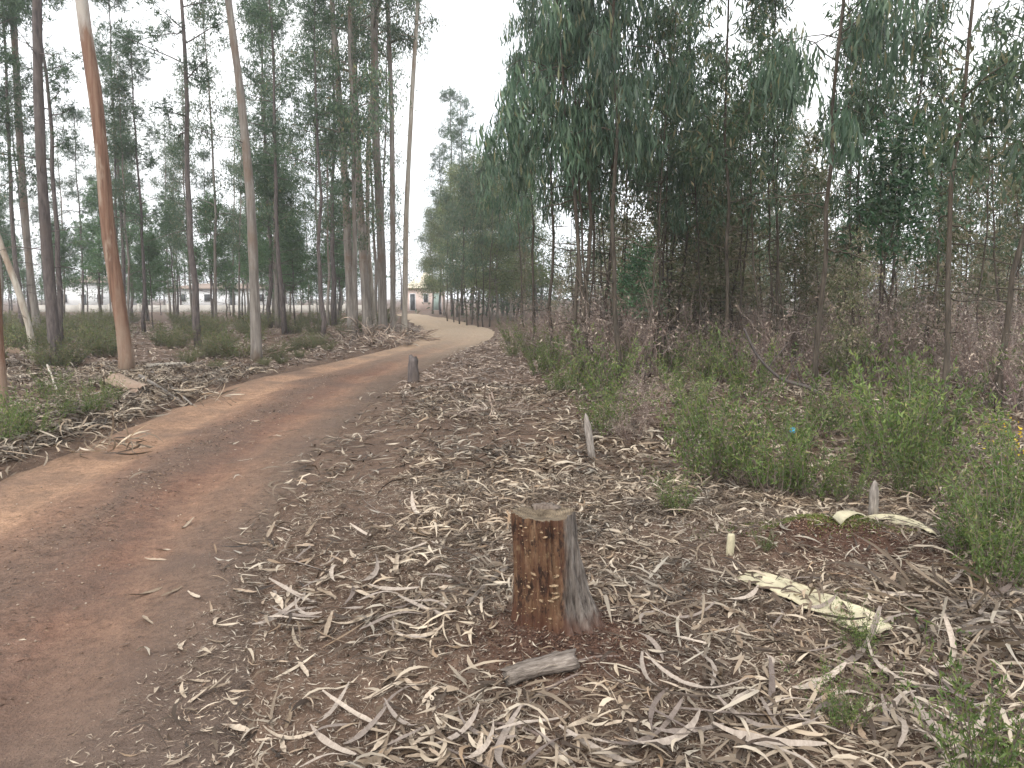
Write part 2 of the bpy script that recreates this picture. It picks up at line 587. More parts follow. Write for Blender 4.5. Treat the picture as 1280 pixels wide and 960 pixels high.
def track_profile(s, x, y):
    rut = -.03 * np.exp(-((s + .48) / .24) ** 2) - .032 * np.exp(-((s - .42) / .2) ** 2) + .012 * np.exp(-(s / .25) ** 2)
    return rut - .05 * sstep(.9, 1.1, np.abs(s)) + .010 * vnoise(x * 8, y * 8, 21) * (.4 + np.exp(-(s / .3) ** 2)) + .007 * vnoise(x * 25, y * 25, 22)


def track_h(x, y):
    return base_h(x, y) + track_profile(road_s(x, y), np.atleast_1d(x), np.atleast_1d(y))


def surf_h(x, y):
    return np.maximum(ground_h(x, y), np.where(np.abs(road_s(x, y)) < 1.1, track_h(x, y), -9))


tz = base_h(px_, py_) + track_profile(s_, px_, py_)
V = np.stack([px_, py_, tz], 1)
i = (np.arange(NROAD - 1)[:, None] * NU + np.arange(NU - 1)[None]).ravel()
tm = smooth(mesh('dirt_track', V, np.stack([i, i + 1, i + NU + 1, i + NU], 1)))
uvl = tm.uv_layers.new(name='UVMap')
along = np.concatenate([[0], np.cumsum(np.linalg.norm(np.diff(MID, axis=0), axis=1))])
UV = np.stack([np.tile(u, NROAD), np.repeat(along, NU)], 1)
li = np.empty(len(tm.loops), np.int32); tm.loops.foreach_get('vertex_index', li)
uvl.data.foreach_set('uv', UV[li].astype(np.float32).ravel())
tag(obj('dirt_track', tm, M['track']), kind='structure')

# ------------------------------------------------------------------ far houses
def boxm(x0, x1, y0, y1, z0, z1):
    V = np.array([(x, y, z) for x in (x0, x1) for y in (y0, y1) for z in (z0, z1)], float)
    F = np.array([(0, 1, 3, 2), (4, 6, 7, 5), (0, 4, 5, 1), (2, 3, 7, 6), (0, 2, 6, 4), (1, 5, 7, 3)])
    return V, F


def plain(name, col, rough=.8, var=.12, scale=3):
    m, t, p = nodes(name)
    n = noise(t, coords(t, 'Object'), scale, 5)
    r = ramp(t, [(.3, tuple(c * (1 - var) for c in col)), (.7, tuple(min(1, c * (1 + var)) for c in col))])
    t.links.new(n, r.inputs['Fac']); t.links.new(r.outputs[0], p.inputs['Base Color'])
    p.inputs['Roughness'].default_value = rough
    return m


M['pink'] = plain('pink_render', (.66, .53, .48))
M['white'] = plain('white_render', (.78, .79, .80), var=.04)
M['rooftile'] = plain('cream_tiles', (.70, .62, .50), scale=6)
M['redtile'] = plain('brown_tiles', (.30, .24, .205), scale=6)
M['glass'] = plain('dark_window', (.05, .055, .06), .2)
M['greenpaint'] = plain('green_shutter', (.26, .33, .30))
M['concrete'] = plain('pale_concrete', (.46, .43, .39), scale=2)


def hip_roof(x0, x1, y0, y1, z, h, e=.5, rows=9):
    """hip roof built of overlapping courses of tiles"""
    parts = []
    x0 -= e; x1 += e; y0 -= e; y1 += e
    d = min(x1 - x0, y1 - y0) / 2
    for k in range(rows):
        a, b = k / rows, (k + 1) / rows
        o0, o1 = d * a, min(d * b, d * .985)
        za, zb = z + h * a + .05, z + h * b
        q0 = [(x0 + o0, y0 + o0), (x1 - o0, y0 + o0), (x1 - o0, y1 - o0), (x0 + o0, y1 - o0)]
        q1 = [(x0 + o1, y0 + o1), (x1 - o1, y0 + o1), (x1 - o1, y1 - o1), (x0 + o1, y1 - o1)]
        V = [(*p, za - .06) for p in q0] + [(*p, za) for p in q0] + [(*p, zb) for p in q1]
        F = []
        for s in range(4):
            n = (s + 1) % 4
            F += [(s, n, 4 + n, 4 + s), (4 + s, 4 + n, 8 + n, 8 + s)]
        if k == 0: F.append((0, 3, 2, 1))
        if k == rows - 1: F.append((8, 9, 10, 11))
        parts.append((np.array(V, float), np.array(F)))
    return merge(parts)


def house(name, label, px0, px1, pyb, depth, wallh, roofh, wallm, roofm, openings, rot=0):
    a, b = at(px0, pyb, depth), at(px1, pyb, depth)
    w = b[0] - a[0]
    z = gz((a[0] + b[0]) / 2, depth) - .1
    root = tag(empty(name, ((a[0] + b[0]) / 2, depth + 3.5, z)), label, 'house')
    root.rotation_euler.z = rot
    obj('wall', mesh('wall', *boxm(-w / 2, w / 2, -3.5, 3.5, 0, wallh)), wallm, root)
    obj('roof', mesh('roof', *hip_roof(-w / 2, w / 2, -3.5, 3.5, wallh, roofh)), roofm, root)
    for nm, fx, fw, z0, z1, mt in openings:
        x0 = -w / 2 + fx * w
        fr = obj(nm, mesh(nm, *boxm(x0, x0 + fw * w, -3.56, -3.45, z0, z1)), M['white'], root)
        obj('pane', mesh('pane', *boxm(x0 + .08, x0 + fw * w - .08, -3.58, -3.5, z0 + .08, z1 - .08)), mt, fr)
    return root


house('pink_house', 'small pink house with cream tiled hip roof at the end of the dirt track', 505, 552, 388, 92, 2.7, 2.0,
      M['pink'], M['rooftile'], [('door', .06, .16, .05, 2.1, M['glass']), ('window', .42, .14, 1.0, 2.1, M['glass']),
                                 ('garage_door', .66, .24, .05, 2.2, M['greenpaint'])], .12)
house('white_house', 'low white house seen through trunks behind the orange-barked tree', 62, 142, 390, 92, 3.4, 1.0,
      M['white'], M['redtile'], [('window', .2, .1, 1.0, 2.1, M['glass']), ('door', .5, .1, .05, 2.1, M['glass']), ('window', .75, .1, 1.0, 2.1, M['glass'])])
house('white_house', 'long white house seen through trunks between the pines and the eucalyptus clump', 208, 352, 389, 95, 2.6, .7,
      M['white'], M['redtile'], [('window', .12, .06, 1.0, 2.0, M['glass']), ('window', .33, .06, 1.0, 2.0, M['glass']),
                                 ('door', .55, .06, .05, 2.1, M['glass']), ('window', .8, .06, 1.0, 2.0, M['glass'])])
# low boundary wall in front of the white houses
a, b = at(20, 390, 78), at(470, 390, 80)
wroot = tag(empty('boundary_wall', ((a[0] + b[0]) / 2, 79, gz((a[0] + b[0]) / 2, 79) - .3)), 'long low concrete boundary wall in front of the white houses', 'wall')
wl = b[0] - a[0]
n = 12
for k in range(n):
    x0 = -wl / 2 + k * wl / n
    obj('panel', mesh('panel', *boxm(x0 + .02, x0 + wl / n - .02, -.1, .1, 0, 1.0)), M['concrete'], wroot)
    obj('pillar', mesh('pillar', *boxm(x0 - .13, x0 + .13, -.17, .17, 0, 1.15)), M['concrete'], wroot)

# ------------------------------------------------------------------ trees
def wobble(rng, n, amp):
    w = np.cumsum(rng.normal(size=(n, 2)), 0)
    w -= w[0]
    k = np.linspace(0, 1, n)[:, None]
    w = w - k * w[-1] * .7
    return w / (np.abs(w).max() + 1e-6) * amp


def trunk_path(rng, H, amp, n=14):
    z = np.linspace(-.15, H, n)
    w = wobble(rng, n, amp)
    return np.column_stack([w, z])


def interp(P, t):
    f = np.linspace(0, 1, len(P))
    return np.array([np.interp(t, f, P[:, k]) for k in range(3)]).T


def gen_tree(rng, H=10, r0=.06, amp=.25, path=None, radii=None, base=.35, top=.98, nbr=22, blen=1.4, rise=.6, sag=.25,
             ncl=5, nlf=26, rc=.28, L=.2, W=.026, droop=.9, spread=.55, nsec=3, style='leaf', sides=8, ndead=0, taper=.8, root=.5, hang=0.0):
    n = 16
    if path is None:
        path = trunk_path(rng, H, amp, n)
    H = path[-1, 2] - path[0, 2]
    if radii is None:
        k = np.linspace(0, 1, len(path))
        radii = r0 * (1 - taper * k ** .9) * (1 + root * np.exp(-k * len(path) / 1.2))
    tr = tube(path, radii, sides, rough=.05, rng=rng)
    br = []
    cl = []
    ts = np.sort(base + (top - base) * rng.random(nbr) ** .9)
    az = rng.random() * 6.28
    for q, t in enumerate(ts):
        az += 2.4 + rng.normal() * .5
        p0 = interp(path, t)
        tt = (t - base) / max(1e-3, top - base)
        ln = blen * (1.05 - .65 * tt) * rng.uniform(.6, 1.2)
        el = rise * (.6 + .7 * tt) + rng.normal() * .12
        d = np.array([math.cos(az) * math.cos(el), math.sin(az) * math.cos(el), math.sin(el)])
        k = np.linspace(0, 1, 6)
        pts = p0 + d * (ln * k)[:, None] + np.array([0, 0, -1]) * (sag * ln * k ** 2)[:, None] + np.cumsum(rng.normal(size=(6, 3)), 0) * ln * .022 * (k > 0)[:, None]
        rb = np.interp(t, np.linspace(0, 1, len(radii)), radii) * .42
        br.append(tube(pts, np.linspace(max(rb, .006), .0035, 6), 5, rng=rng))
        s = rng.uniform(.3, 1.0, ncl)
        cl.append(interp(pts, s) + rng.normal(size=(ncl, 3)) * rc * .5)
    for q in range(ndead):
        t = rng.uniform(.12, base)
        a_ = rng.random() * 6.28
        p0 = interp(path, t); ln = rng.uniform(.25, .8) * blen
        k = np.linspace(0, 1, 5)
        d = np.array([math.cos(a_), math.sin(a_), rng.uniform(-.3, .5)])
        br.append(tube(p0 + d * (ln * k)[:, None] + np.cumsum(rng.normal(size=(5, 3)), 0) * ln * .04 * (k > 0)[:, None], np.linspace(.012, .003, 5), 4, rng=rng))
    cl = np.vstack(cl)
    if style == 'leaf':
        Pn = np.repeat(cl, nlf, 0)
        off = np.clip(rng.normal(size=Pn.shape), -1.9, 1.9) * rc * np.array([1, 1, .85])
        off[:, 2] -= rng.random(len(Pn)) * hang
        Pn = Pn + off
        D = np.array([0, 0, -droop]) + rng.normal(size=Pn.shape) * spread
        m = len(Pn)
        lv = leaves(Pn, D, L * rng.uniform(.6, 1.3, m), W * rng.uniform(.7, 1.3, m), nsec, .1, .08, rng)
    else:                      # needle tufts
        nt = nlf
        Pn = np.repeat(cl, nt, 0) + rng.normal(size=(len(cl) * nt, 3)) * rc
        per = 11
        ax = unit(rng.normal(size=Pn.shape) * .7 + np.array([0, 0, .6]))
        Pq = np.repeat(Pn, per, 0); A = np.repeat(ax, per, 0)
        D = A * .5 + rng.normal(size=Pq.shape) * .6
        m = len(Pq)
        lv = leaves(Pq, D, L * rng.uniform(.7, 1.2, m), np.full(m, W), 2, .02, .1, rng)
    return tr, br, lv


def tree_obj(name, data, bark, leafm, split=True, maxbr=14):
    tr, br, lv = data
    root = empty(name)
    if not split or len(br) == 0:
        tv = merge([tr] + br) if br else tr
        obj('trunk', smooth(mesh('trunk', *tv)), M[bark], root)
    else:
        t = obj('trunk', smooth(mesh('trunk', *tr)), M[bark], root)
        size = [np.ptp(b[0], axis=0).sum() for b in br]
        order = np.argsort(size)[::-1]
        for k in order[:maxbr]:
            obj('branch', smooth(mesh('branch', *br[k])), M[bark], t)
        rest = [br[k] for k in order[maxbr:]]
        if rest:
            tag(obj('twigs', smooth(mesh('twigs', *merge(rest))), M[bark], t), kind='stuff')
    if lv is not None:
        obj('crown', mesh('crown', *lv), M[leafm], root)
    return root


def put(root, x, y, scale=1.0, rz=0.0, lean=0.0, lean_y=0.0, z=None):
    z = gz(x, y) if z is None else z
    root.matrix_world = Matrix.Translation((x, y, z)) @ Matrix.Rotation(lean, 4, 'Y') @ Matrix.Rotation(lean_y, 4, 'X') @ Matrix.Rotation(rz, 4, 'Z') @ Matrix.Scale(scale, 4)
    return root


class Kit:
    """a few different trees of one kind, copied into place"""
    def __init__(self, protos):
        self.p = protos; self.used = [False] * len(protos)

    def place(self, k, x, y, scale, rz, lean=0, label=None, cat=None, group=None, lean_y=0, z=None):
        k %= len(self.p)
        if self.used[k]:
            o = copy_tree(self.p[k])
        else:
            o = self.p[k]; self.used[k] = True
        for key in ('label', 'category', 'group'):
            if key in o: del o[key]
        tag(o, label, cat, group)
        return put(o, x, y, scale, rz, lean, lean_y, z)

    def finish(self):
        for p, u_ in zip(self.p, self.used):
            if not u_:
                for c in list(p.children_recursive): bpy.data.objects.remove(c)
                bpy.data.objects.remove(p)


def rg(s):
    return np.random.default_rng(s)


# --- the named trees on the left of the track: trunks follow their own bends
def bent_trunk(pts, depth, topH, rng):
    W_ = [at(px, py, depth) for px, py in pts]                 # from the top of the view down to the ground
    W_ = W_[::-1]
    z0 = gz(W_[0][0], depth)
    W_[0][2] = z0 - .2
    d = W_[-1] - W_[-2]; d = d / d[2]
    last = W_[-1]
    n = 5
    for k in range(1, n + 1):
        h = (topH - last[2]) * k / n
        W_.append(last + d * h * (1 - .35 * k / n) * np.array([1, 1, 0]) + np.array([rng.normal() * .08, rng.normal() * .15, h]))
    W_ = np.array(W_)
    tt = np.concatenate([[0], np.cumsum(np.linalg.norm(np.diff(W_, axis=0), axis=1))])
    t = np.linspace(0, tt[-1], 36)
    Pp = np.array([np.interp(t, tt, W_[:, k]) for k in range(3)]).T
    for _ in range(2):
        Pp[1:-1] = (Pp[:-2] + 2 * Pp[1:-1] + Pp[2:]) / 4
    base = np.array([Pp[0, 0], depth, z0])
    return Pp - base, base


def hero(name, pts, depth, wbase, wtop, topH, bark, leafm, label, seed, base=.55, nbr=18, blen=2.2, nlf=48, rc=.26, L=.17, W=.036, ndead=3, sides=14, group=None, **kw):
    rng = rg(seed)
    P_, b = bent_trunk(pts, depth, topH, rng)
    zf = at(640, 0, depth)[2] - b[2]
    rb, rt = wbase / 2 * depth / FPX, wtop / 2 * depth / FPX
    rr = np.interp(P_[:, 2], [0, zf, P_[-1, 2]], [rb, rt, rt * .25])
    rr = rr * (1 + .3 * np.exp(-np.maximum(P_[:, 2], 0) / .3))
    d = gen_tree(rng, path=P_, radii=rr, base=base, nbr=nbr, blen=blen, nlf=nlf, rc=rc, L=L, W=W, ndead=ndead, sides=sides, ncl=7, **kw)
    o = tree_obj(name, d, bark, leafm)
    tag(o, label, 'tree', group)
    put(o, b[0], b[1], z=b[2])
    return o


# orange-barked leaning trunk: its own bark with peeled pale wood at the top
def orange_bark():
    m, t, p = nodes('orange_peeled_bark')
    v = coords(t, 'Object', (1, 1, .07)); v2 = coords(t, 'Object', (1, 1, .25))
    n1 = noise(t, v, 16, 5, .65); n2 = noise(t, v2, 3.2, 5, .6)
    r = ramp(t, [(.3, (.085, .046, .030)), (.5, (.165, .090, .058)), (.72, (.245, .155, .108))]); t.links.new(n1, r.inputs['Fac'])
    c = t.nodes.new('ShaderNodeTexCoord'); s = t.nodes.new('ShaderNodeSeparateXYZ'); t.links.new(c.outputs['Object'], s.inputs[0])
    ad = N(t, 'ShaderNodeMath', operation='MULTIPLY_ADD'); ad.inputs[1].default_value = 5.0
    t.links.new(n2, ad.inputs[0]); t.links.new(s.outputs['Z'], ad.inputs[2])
    mr = N(t, 'ShaderNodeMapRange'); mr.inputs[1].default_value = 8.6; mr.inputs[2].default_value = 9.4
    t.links.new(ad.outputs[0], mr.inputs[0])
    col = mixc(t, mr.outputs[0], r.outputs[0], (.36, .325, .285))
    r2 = ramp(t, [(.56, (0, 0, 0)), (.64, (1, 1, 1))]); t.links.new(n2, r2.inputs['Fac'])
    col = mixc(t, r2.outputs[0], col, (.27, .20, .15))
    lo = N(t, 'ShaderNodeMapRange'); lo.inputs[1].default_value = 3.6; lo.inputs[2].default_value = 2.6
    t.links.new(ad.outputs[0], lo.inputs[0])
    col = mixc(t, lo.outputs[0], col, (.24, .175, .13))
    t.links.new(col, p.inputs['Base Color']); bump(t, p, n1, .5, .02)
    p.inputs['Roughness'].default_value = .7
    return m


M['bark_orange'] = orange_bark()
dep = gp(159, 466)[1]
hero('eucalyptus_tree', [(100, -10), (112, 75), (126, 160), (131, 250), (138, 320), (150, 385), (158, 430), (159, 466)], dep, 17, 14, 20,
     'bark_orange', 'euc_leaf', 'leaning eucalyptus with smooth orange-brown peeling trunk beside the track', 11, base=.5, ndead=0)
hero('pine_tree', [(46, -10), (48, 120), (54, 250), (62, 360), (72, 460)], gp(72, 460)[1], 14, 10, 17, 'bark_dark', 'needle',
     'tall straight dark-barked pine left of the orange-barked tree', 12, base=.5, style='needle', nlf=9, L=.17, W=.014, rc=.2, ndead=10)
hero('eucalyptus_tree', [(15, -10), (22, 120), (28, 230), (38, 350), (49, 418)], gp(49, 420)[1], 9, 7, 21, 'bark_grey', 'euc_leaf',
     'slender grey eucalyptus leaning behind the dark-barked pine', 13, base=.5)
hero('eucalyptus_tree', [(284, -10), (300, 110), (312, 225), (318, 350), (321, 452)], gp(321, 452)[1], 13, 8, 20, 'bark_grey', 'euc_leaf',
     'grey eucalyptus with shredded bark heaped round its foot beside the track', 14, base=.42)
cdp = gp(465, 420)[1]
hero('eucalyptus_tree', [(439, -10), (445, 160), (452, 290), (460, 412)], cdp, 11, 7, 24, 'bark_grey', 'euc_leaf',
     'thick grey trunk in the middle of the eucalyptus clump by the bend', 15, base=.4, nlf=55, blen=2.6)
hero('eucalyptus_tree', [(467, -10), (469, 160), (476, 290), (479, 414)], cdp - .5, 11, 8, 24, 'bark_grey', 'euc_leaf',
     'upright grey trunk on the track side of the eucalyptus clump by the bend', 16, base=.4, nlf=55, blen=2.4)
hero('eucalyptus_tree', [(484, -10), (490, 150), (491, 300), (491, 414)], cdp + .6, 7, 5, 22, 'bark_grey', 'euc_leaf',
     'thin straight trunk rising at the back of the eucalyptus clump by the bend', 17, base=.42, nlf=45, blen=2.0)
hero('eucalyptus_tree', [(420, 60), (432, 235), (434, 300), (441, 416)], cdp + .2, 11, 6, 17, 'bark_grey', 'euc_leaf',
     'short forked trunk on the wood side of the eucalyptus clump by the bend', 18, base=.4, nlf=50, blen=2.6)
hero('eucalyptus_tree', [(474, -10), (460, 180), (459, 300), (470, 412)], cdp + .4, 6, 4, 21, 'bark_pale', 'euc_leaf',
     'pale thin trunk crossing behind the eucalyptus clump by the bend', 19, base=.45, nlf=40, blen=1.8)
hero('eucalyptus_tree', [(523, -10), (515, 120), (508, 260), (505, 414)], gp(505, 416)[1], 7, 4.5, 22, 'bark_pale', 'euc_leaf',
     'lone pale slender eucalyptus standing at the inside of the track bend', 20, base=.45, nlf=40, nbr=10, blen=1.0, rc=.2)
hero('dead_sapling', [(-14, 260), (0, 305), (22, 360), (37, 410), (45, 452)], gp(45, 455)[1], 8, 6, 5.2, 'bark_pale', 'euc_leaf',
     'thin bare pale sapling leaning beside the dark-barked pine', 21, base=.6, nbr=4, nlf=3, blen=.8, sides=8)
hero('eucalyptus_tree', [(-20, -10), (-12, 250), (-4, 400), (2, 512)], gp(2, 514)[1], 13, 11, 14, 'bark_orange', 'euc_leaf',
     'pinkish trunk at the edge of the left bank above loose bark', 22, base=.55, ndead=0)

# --- kits
tall = Kit([tree_obj('eucalyptus_tree', gen_tree(rg(30 + k), H=18, r0=.095, amp=.22, base=.26, nbr=24, blen=2.3, ncl=5, nlf=52, rc=.27, L=.18, W=.046, ndead=4, rise=.7, nsec=2, sides=8, hang=.4, root=.25), 'bark_grey', 'euc_leaf', True, 8) for k in range(4)])
pine = Kit([tree_obj('pine_tree', gen_tree(rg(40 + k), H=15, r0=.10, amp=.16, base=.36, nbr=26, blen=2.0, ncl=4, nlf=9, rc=.20, L=.2, W=.022, ndead=12, rise=.35, sag=.1, style='needle', sides=8, root=.25), 'bark_dark', 'needle', True, 10) for k in range(3)])
ypine = Kit([tree_obj('young_pine', gen_tree(rg(50 + k), H=6.5, r0=.06, amp=.12, base=.34, nbr=26, blen=1.5, ncl=4, nlf=9, rc=.20, L=.2, W=.024, rise=.5, sag=.05, style='needle', sides=6, ndead=5, root=.2), 'bark_dark', 'pine_fresh', False) for k in range(3)])
young = Kit([tree_obj('young_eucalyptus', gen_tree(rg(60 + k), H=9.5, r0=.040, amp=.17, base=.34, nbr=24, blen=1.2, ncl=4, nlf=26, rc=.16, L=.2, W=.038, ndead=9, rise=.75, sides=7, hang=.3, root=.3), 'bark_young', 'euc_leaf', True, 10) for k in range(4)])
weep = Kit([tree_obj('weeping_eucalyptus', gen_tree(rg(70 + k), H=10.5, r0=.040, amp=.16, base=.37, nbr=24, blen=1.55, ncl=5, nlf=32, rc=.12, L=.25, W=.036, droop=1.6, spread=.3, sag=.5, ndead=7, rise=.6, sides=7, hang=.55, root=.3), 'bark_young', 'weep_leaf', True, 10) for k in range(3)])
sap = Kit([tree_obj('eucalyptus_sapling', gen_tree(rg(80 + k), H=5.2, r0=.024, amp=.16, base=.2, nbr=26, blen=.9, ncl=4, nlf=17, rc=.14, L=.15, W=.042, droop=.4, spread=.7, ndead=7, rise=.6, nsec=2, sides=5, hang=.15), 'bark_young', 'brown_leaf', False) for k in range(4)])
bushy = Kit([tree_obj('broadleaf_tree', gen_tree(rg(90 + k), H=12, r0=.10, amp=.3, base=.2, nbr=46, blen=2.3, ncl=6, nlf=60, rc=.30, L=.17, W=.06, droop=.5, spread=.8, ndead=0, rise=.6, nsec=2, sides=7, hang=.3), 'bark_grey', 'broad_leaf', False) for k in range(2)])
pole = Kit([tree_obj('eucalyptus_pole', gen_tree(rg(97 + k), H=7.2, r0=.026, amp=.14, base=.55, nbr=13, blen=.8, ncl=4, nlf=14, rc=.13, L=.17, W=.036, ndead=16, rise=.7, sides=6, hang=.2, root=.3), 'bark_young', 'euc_leaf', True, 8) for k in range(3)])
fresh = Kit([tree_obj('bay_sapling', gen_tree(rg(95), H=4.6, r0=.03, amp=.3, base=.42, nbr=26, blen=.9, ncl=5, nlf=14, rc=.2, L=.16, W=.05, droop=.3, spread=.8, rise=.5, nsec=3, sides=6), 'bark_young', 'fresh_leaf', True, 8)])

rp = rg(101)


def sector(x, y):
    """where a tree of the woods stands, told by the landmark trees"""
    q = 640 + x / y * FPX
    if q < 640:
        w = 'behind the dark-barked pine' if q < 105 else 'behind the orange-barked tree' if q < 190 else \
            'between orange-barked and grey trunks' if q < 300 else \
            'between grey trunk and clump' if q < 425 else 'behind the eucalyptus clump'
        return ('front row' if y < 32 else 'middle rows' if y < 48 else 'back rows') + ', ' + w
    w = 'by the bend' if q < 700 else 'behind the three stems' if q < 800 else 'behind the brown brush' if q < 890 else \
        'around the two straight trunks' if q < 1050 else 'around the bright green sapling' if q < 1160 else 'behind the purple brush'
    return ('front row' if y < 20 else 'middle rows' if y < 31 else 'back rows') + ', ' + w




def clear_of_track(x, y, m=1.35):
    return abs(float(road_s(x, y)[0])) > m


# right of the track: the trunks one can pick out
spec = [
    (734, 480, -.10, 1.0, weep, 0, 'weeping young eucalyptus leaning towards the track from a three-stemmed foot'),
    (724, 478, -.03, .92, weep, 1, 'upright weeping eucalyptus, middle stem of the three by the track'),
    (737, 479, .015, 1.05, weep, 2, 'straight weeping eucalyptus, woodward stem of the three by the track'),
    (776, 489, -.015, 1.0, weep, 0, 'weeping young eucalyptus with thick brown trunk next to the three stems'),
    (690, 455, -.02, 1.05, weep, 1, 'weeping eucalyptus behind the three stems on the track edge'),
    (760, 462, .02, 1.1, weep, 2, 'tall weeping eucalyptus in the second row behind the three stems'),
    (668, 440, -.02, .98, weep, 0, 'weeping eucalyptus on the outside of the track bend'),
    (905, 474, -.01, 1.0, young, 1, 'straight young eucalyptus with grey-brown trunk behind the green heath'),
    (1018, 495, 0, 1.02, weep, 1, 'straight dark-trunked eucalyptus behind the fallen curved branch'),
    (1056, 490, .09, .5, sap, 1, 'short crooked sapling beside the dark-trunked eucalyptus'),
    (1180, 520, .045, .95, young, 2, 'leaning brown-trunked eucalyptus above the dry purple brush'),
    (1248, 515, .02, 1.0, young, 3, 'upright eucalyptus with pale lower trunk beside the dry purple brush'),
    (970, 462, -.03, .9, young, 0, 'thin eucalyptus between the two straight trunks'),
    (820, 458, .02, .9, weep, 1, 'thin dark eucalyptus standing in the brown brush'),
    (848, 452, .0, .95, young, 3, 'thin dark eucalyptus near the brown brush, second row'),
]
for q, (px, py, ln, s, kit, k, lab) in enumerate(spec):
    g = gp(px, py)
    kit.place(k, g[0], g[1], s, rp.random() * 6.28, ln, lab, 'tree')
g = gp(1108, 478)
fresh.place(0, g[0], g[1], .95, 1.0, .02, 'bright green broad-leaved sapling in the thicket', 'tree')
g = gp(800, 470)
fresh.place(0, g[0], g[1], .55, 2.0, .0, 'small bright green sapling beside the thick brown weeping trunk', 'tree')

# right thicket in depth
cnt = 0
tries = 0
while cnt < 32 and tries < 4000:
    tries += 1
    y = 14.5 + 27 * rp.random() ** 1.2; x = rp.uniform(-1.5, y * .78)
    if not clear_of_track(x, y, 1.9): continue
    px = 640 + x / y * FPX
    if px < 690 and y < 28: continue
    (weep if px < 800 and rp.random() < .5 else young).place(int(rp.integers(0, 4)), x, y, rp.uniform(.7, 1.0), rp.random() * 6.28, rp.normal() * .04,
        'slender young eucalyptus in the right thicket, ' + sector(x, y), 'tree', 'young eucalyptus in the right thicket')
    cnt += 1
cnt = 0
while cnt < 78:
    y = rp.uniform(16, 46); x = rp.uniform(-1.0, y * .8)
    if not clear_of_track(x, y, 1.9) or (x / y * FPX < 70 and y < 30): continue
    sap.place(int(rp.integers(0, 4)), x, y, rp.uniform(.65, 1.25), rp.random() * 6.28, rp.normal() * .06,
              'brownish leafy sapling in the right thicket, ' + sector(x, y), 'tree', 'saplings in the right thicket')
    cnt += 1
cnt = 0
while cnt < 42:
    y = 12.5 + 13 * rp.random(); x = rp.uniform(.06, .66) * y
    if not clear_of_track(x, y, 2.0): continue
    pole.place(int(rp.integers(0, 3)), x, y, rp.uniform(.75, 1.1), rp.random() * 6.28, rp.normal() * .05,
               'thin bare-stemmed dark pole in the right thicket, ' + sector(x, y), 'tree', 'thin poles in the right thicket')
    cnt += 1
# far tree line on the outside of the bend
for px, y, s, k in [(640, 52, .95, 0), (612, 55, .95, 1), (590, 58, 1.0, 0), (572, 63, 1.0, 1), (556, 70, .95, 0), (541, 76, .85, 1), (625, 46, .8, 1), (604, 66, 1.1, 0), (655, 44, .9, 1)]:
    x = (px - 640) / FPX * y
    bushy.place(k, x, y, s, rp.random() * 6.28, 0, 'full-crowned green tree in the row past the track bend', 'tree', 'trees in the row past the bend')
pine.place(0, (566 - 640) / FPX * 68, 68, 1.28, .5, 0, 'tallest pine standing out above the row past the track bend', 'tree')
pine.place(1, (578 - 640) / FPX * 66, 66, 1.2, 2.5, 0, 'second pine standing close beside the tallest one past the bend', 'tree')
pine.place(2, (551 - 640) / FPX * 72, 72, 1.02, 1.5, 0, 'shorter pine at the house end of the row past the bend', 'tree')
for px, y, ln in [(598, 44, -.06), (604, 43, .0), (612, 42.5, .0), (584, 47, .0), (575, 50, .02), (560, 56, 0), (568, 53, -.02), (590, 49, .01)]:
    x = (px - 640) / FPX * y
    young.place(int(rp.integers(0, 4)), x, y, rp.uniform(.9, 1.1), rp.random() * 6.28, ln, 'slim pale-stemmed tree along the outer edge of the track bend', 'tree', 'slim trees along the bend')

# left wood
cnt = 0
while cnt < 64:
    y = rp.uniform(21, 64); x = rp.uniform(-y * .74, -2)
    if not clear_of_track(x, y, 2.2): continue
    px = 640 + x / y * FPX
    if px > 478 and y > 30: continue
    k = int(rp.integers(0, 4))
    if rp.random() < (.35 if px < 260 else .62):
        tall.place(k, x, y, rp.uniform(.6, 1.0), rp.random() * 6.28, rp.normal() * .03, 'tall thin grey eucalyptus in the left wood, ' + sector(x, y), 'tree', 'eucalyptus in the left wood')
    else:
        pine.place(k, x, y, rp.uniform(.75, 1.1), rp.random() * 6.28, rp.normal() * .015, 'slim dark-trunked pine in the left wood, ' + sector(x, y), 'tree', 'pines in the left wood')
    cnt += 1
cnt = 0
while cnt < 34:
    y = rp.uniform(34, 70); x = rp.uniform(-y * .7, -y * .15)
    if not clear_of_track(x, y, 2.5): continue
    ypine.place(int(rp.integers(0, 3)), x, y, rp.uniform(.6, 1.3), rp.random() * 6.28, 0, 'bushy young pine in the left wood, ' + sector(x, y), 'tree', 'young pines in the left wood')
    cnt += 1
for kit in (tall, pine, ypine, young, weep, sap, pole, bushy, fresh):
    kit.finish()

# the wood going on behind everything
def wood_mass():
    r = rg(200); parts = []
    n = 160
    ang = np.concatenate([r.uniform(-.70, -.13, 50), r.uniform(-.06, .72, 110)])
    dd = r.uniform(85, 130, n)
    dd[50:] = r.uniform(48, 80, 110)
    cl = []
    for a_, d_ in zip(ang, dd):
        x, y = d_ * math.tan(a_), d_
        h = r.uniform(5, 10) if a_ < -.1 else r.uniform(3.5, 7)
        parts.append(tube(np.array([[x, y, -.5], [x + r.normal() * .2, y, h * .5], [x + r.normal() * .4, y, h]]), [.11, .08, .03], 5))
        c = np.column_stack([x + r.normal(size=60) * 1.0, y + r.normal(size=60) * 1.0, r.uniform(.15, 1.0, 60) * h])
        cl.append(c)
    cl = np.vstack(cl)
    Pn = np.repeat(cl, 9, 0) + r.normal(size=(len(cl) * 9, 3)) * .38
    lv = leaves(Pn, r.normal(size=Pn.shape) + np.array([0, 0, -.4]), r.uniform(.2, .42, len(Pn)), r.uniform(.07, .13, len(Pn)), 2, .1, .1, r)
    return parts, lv


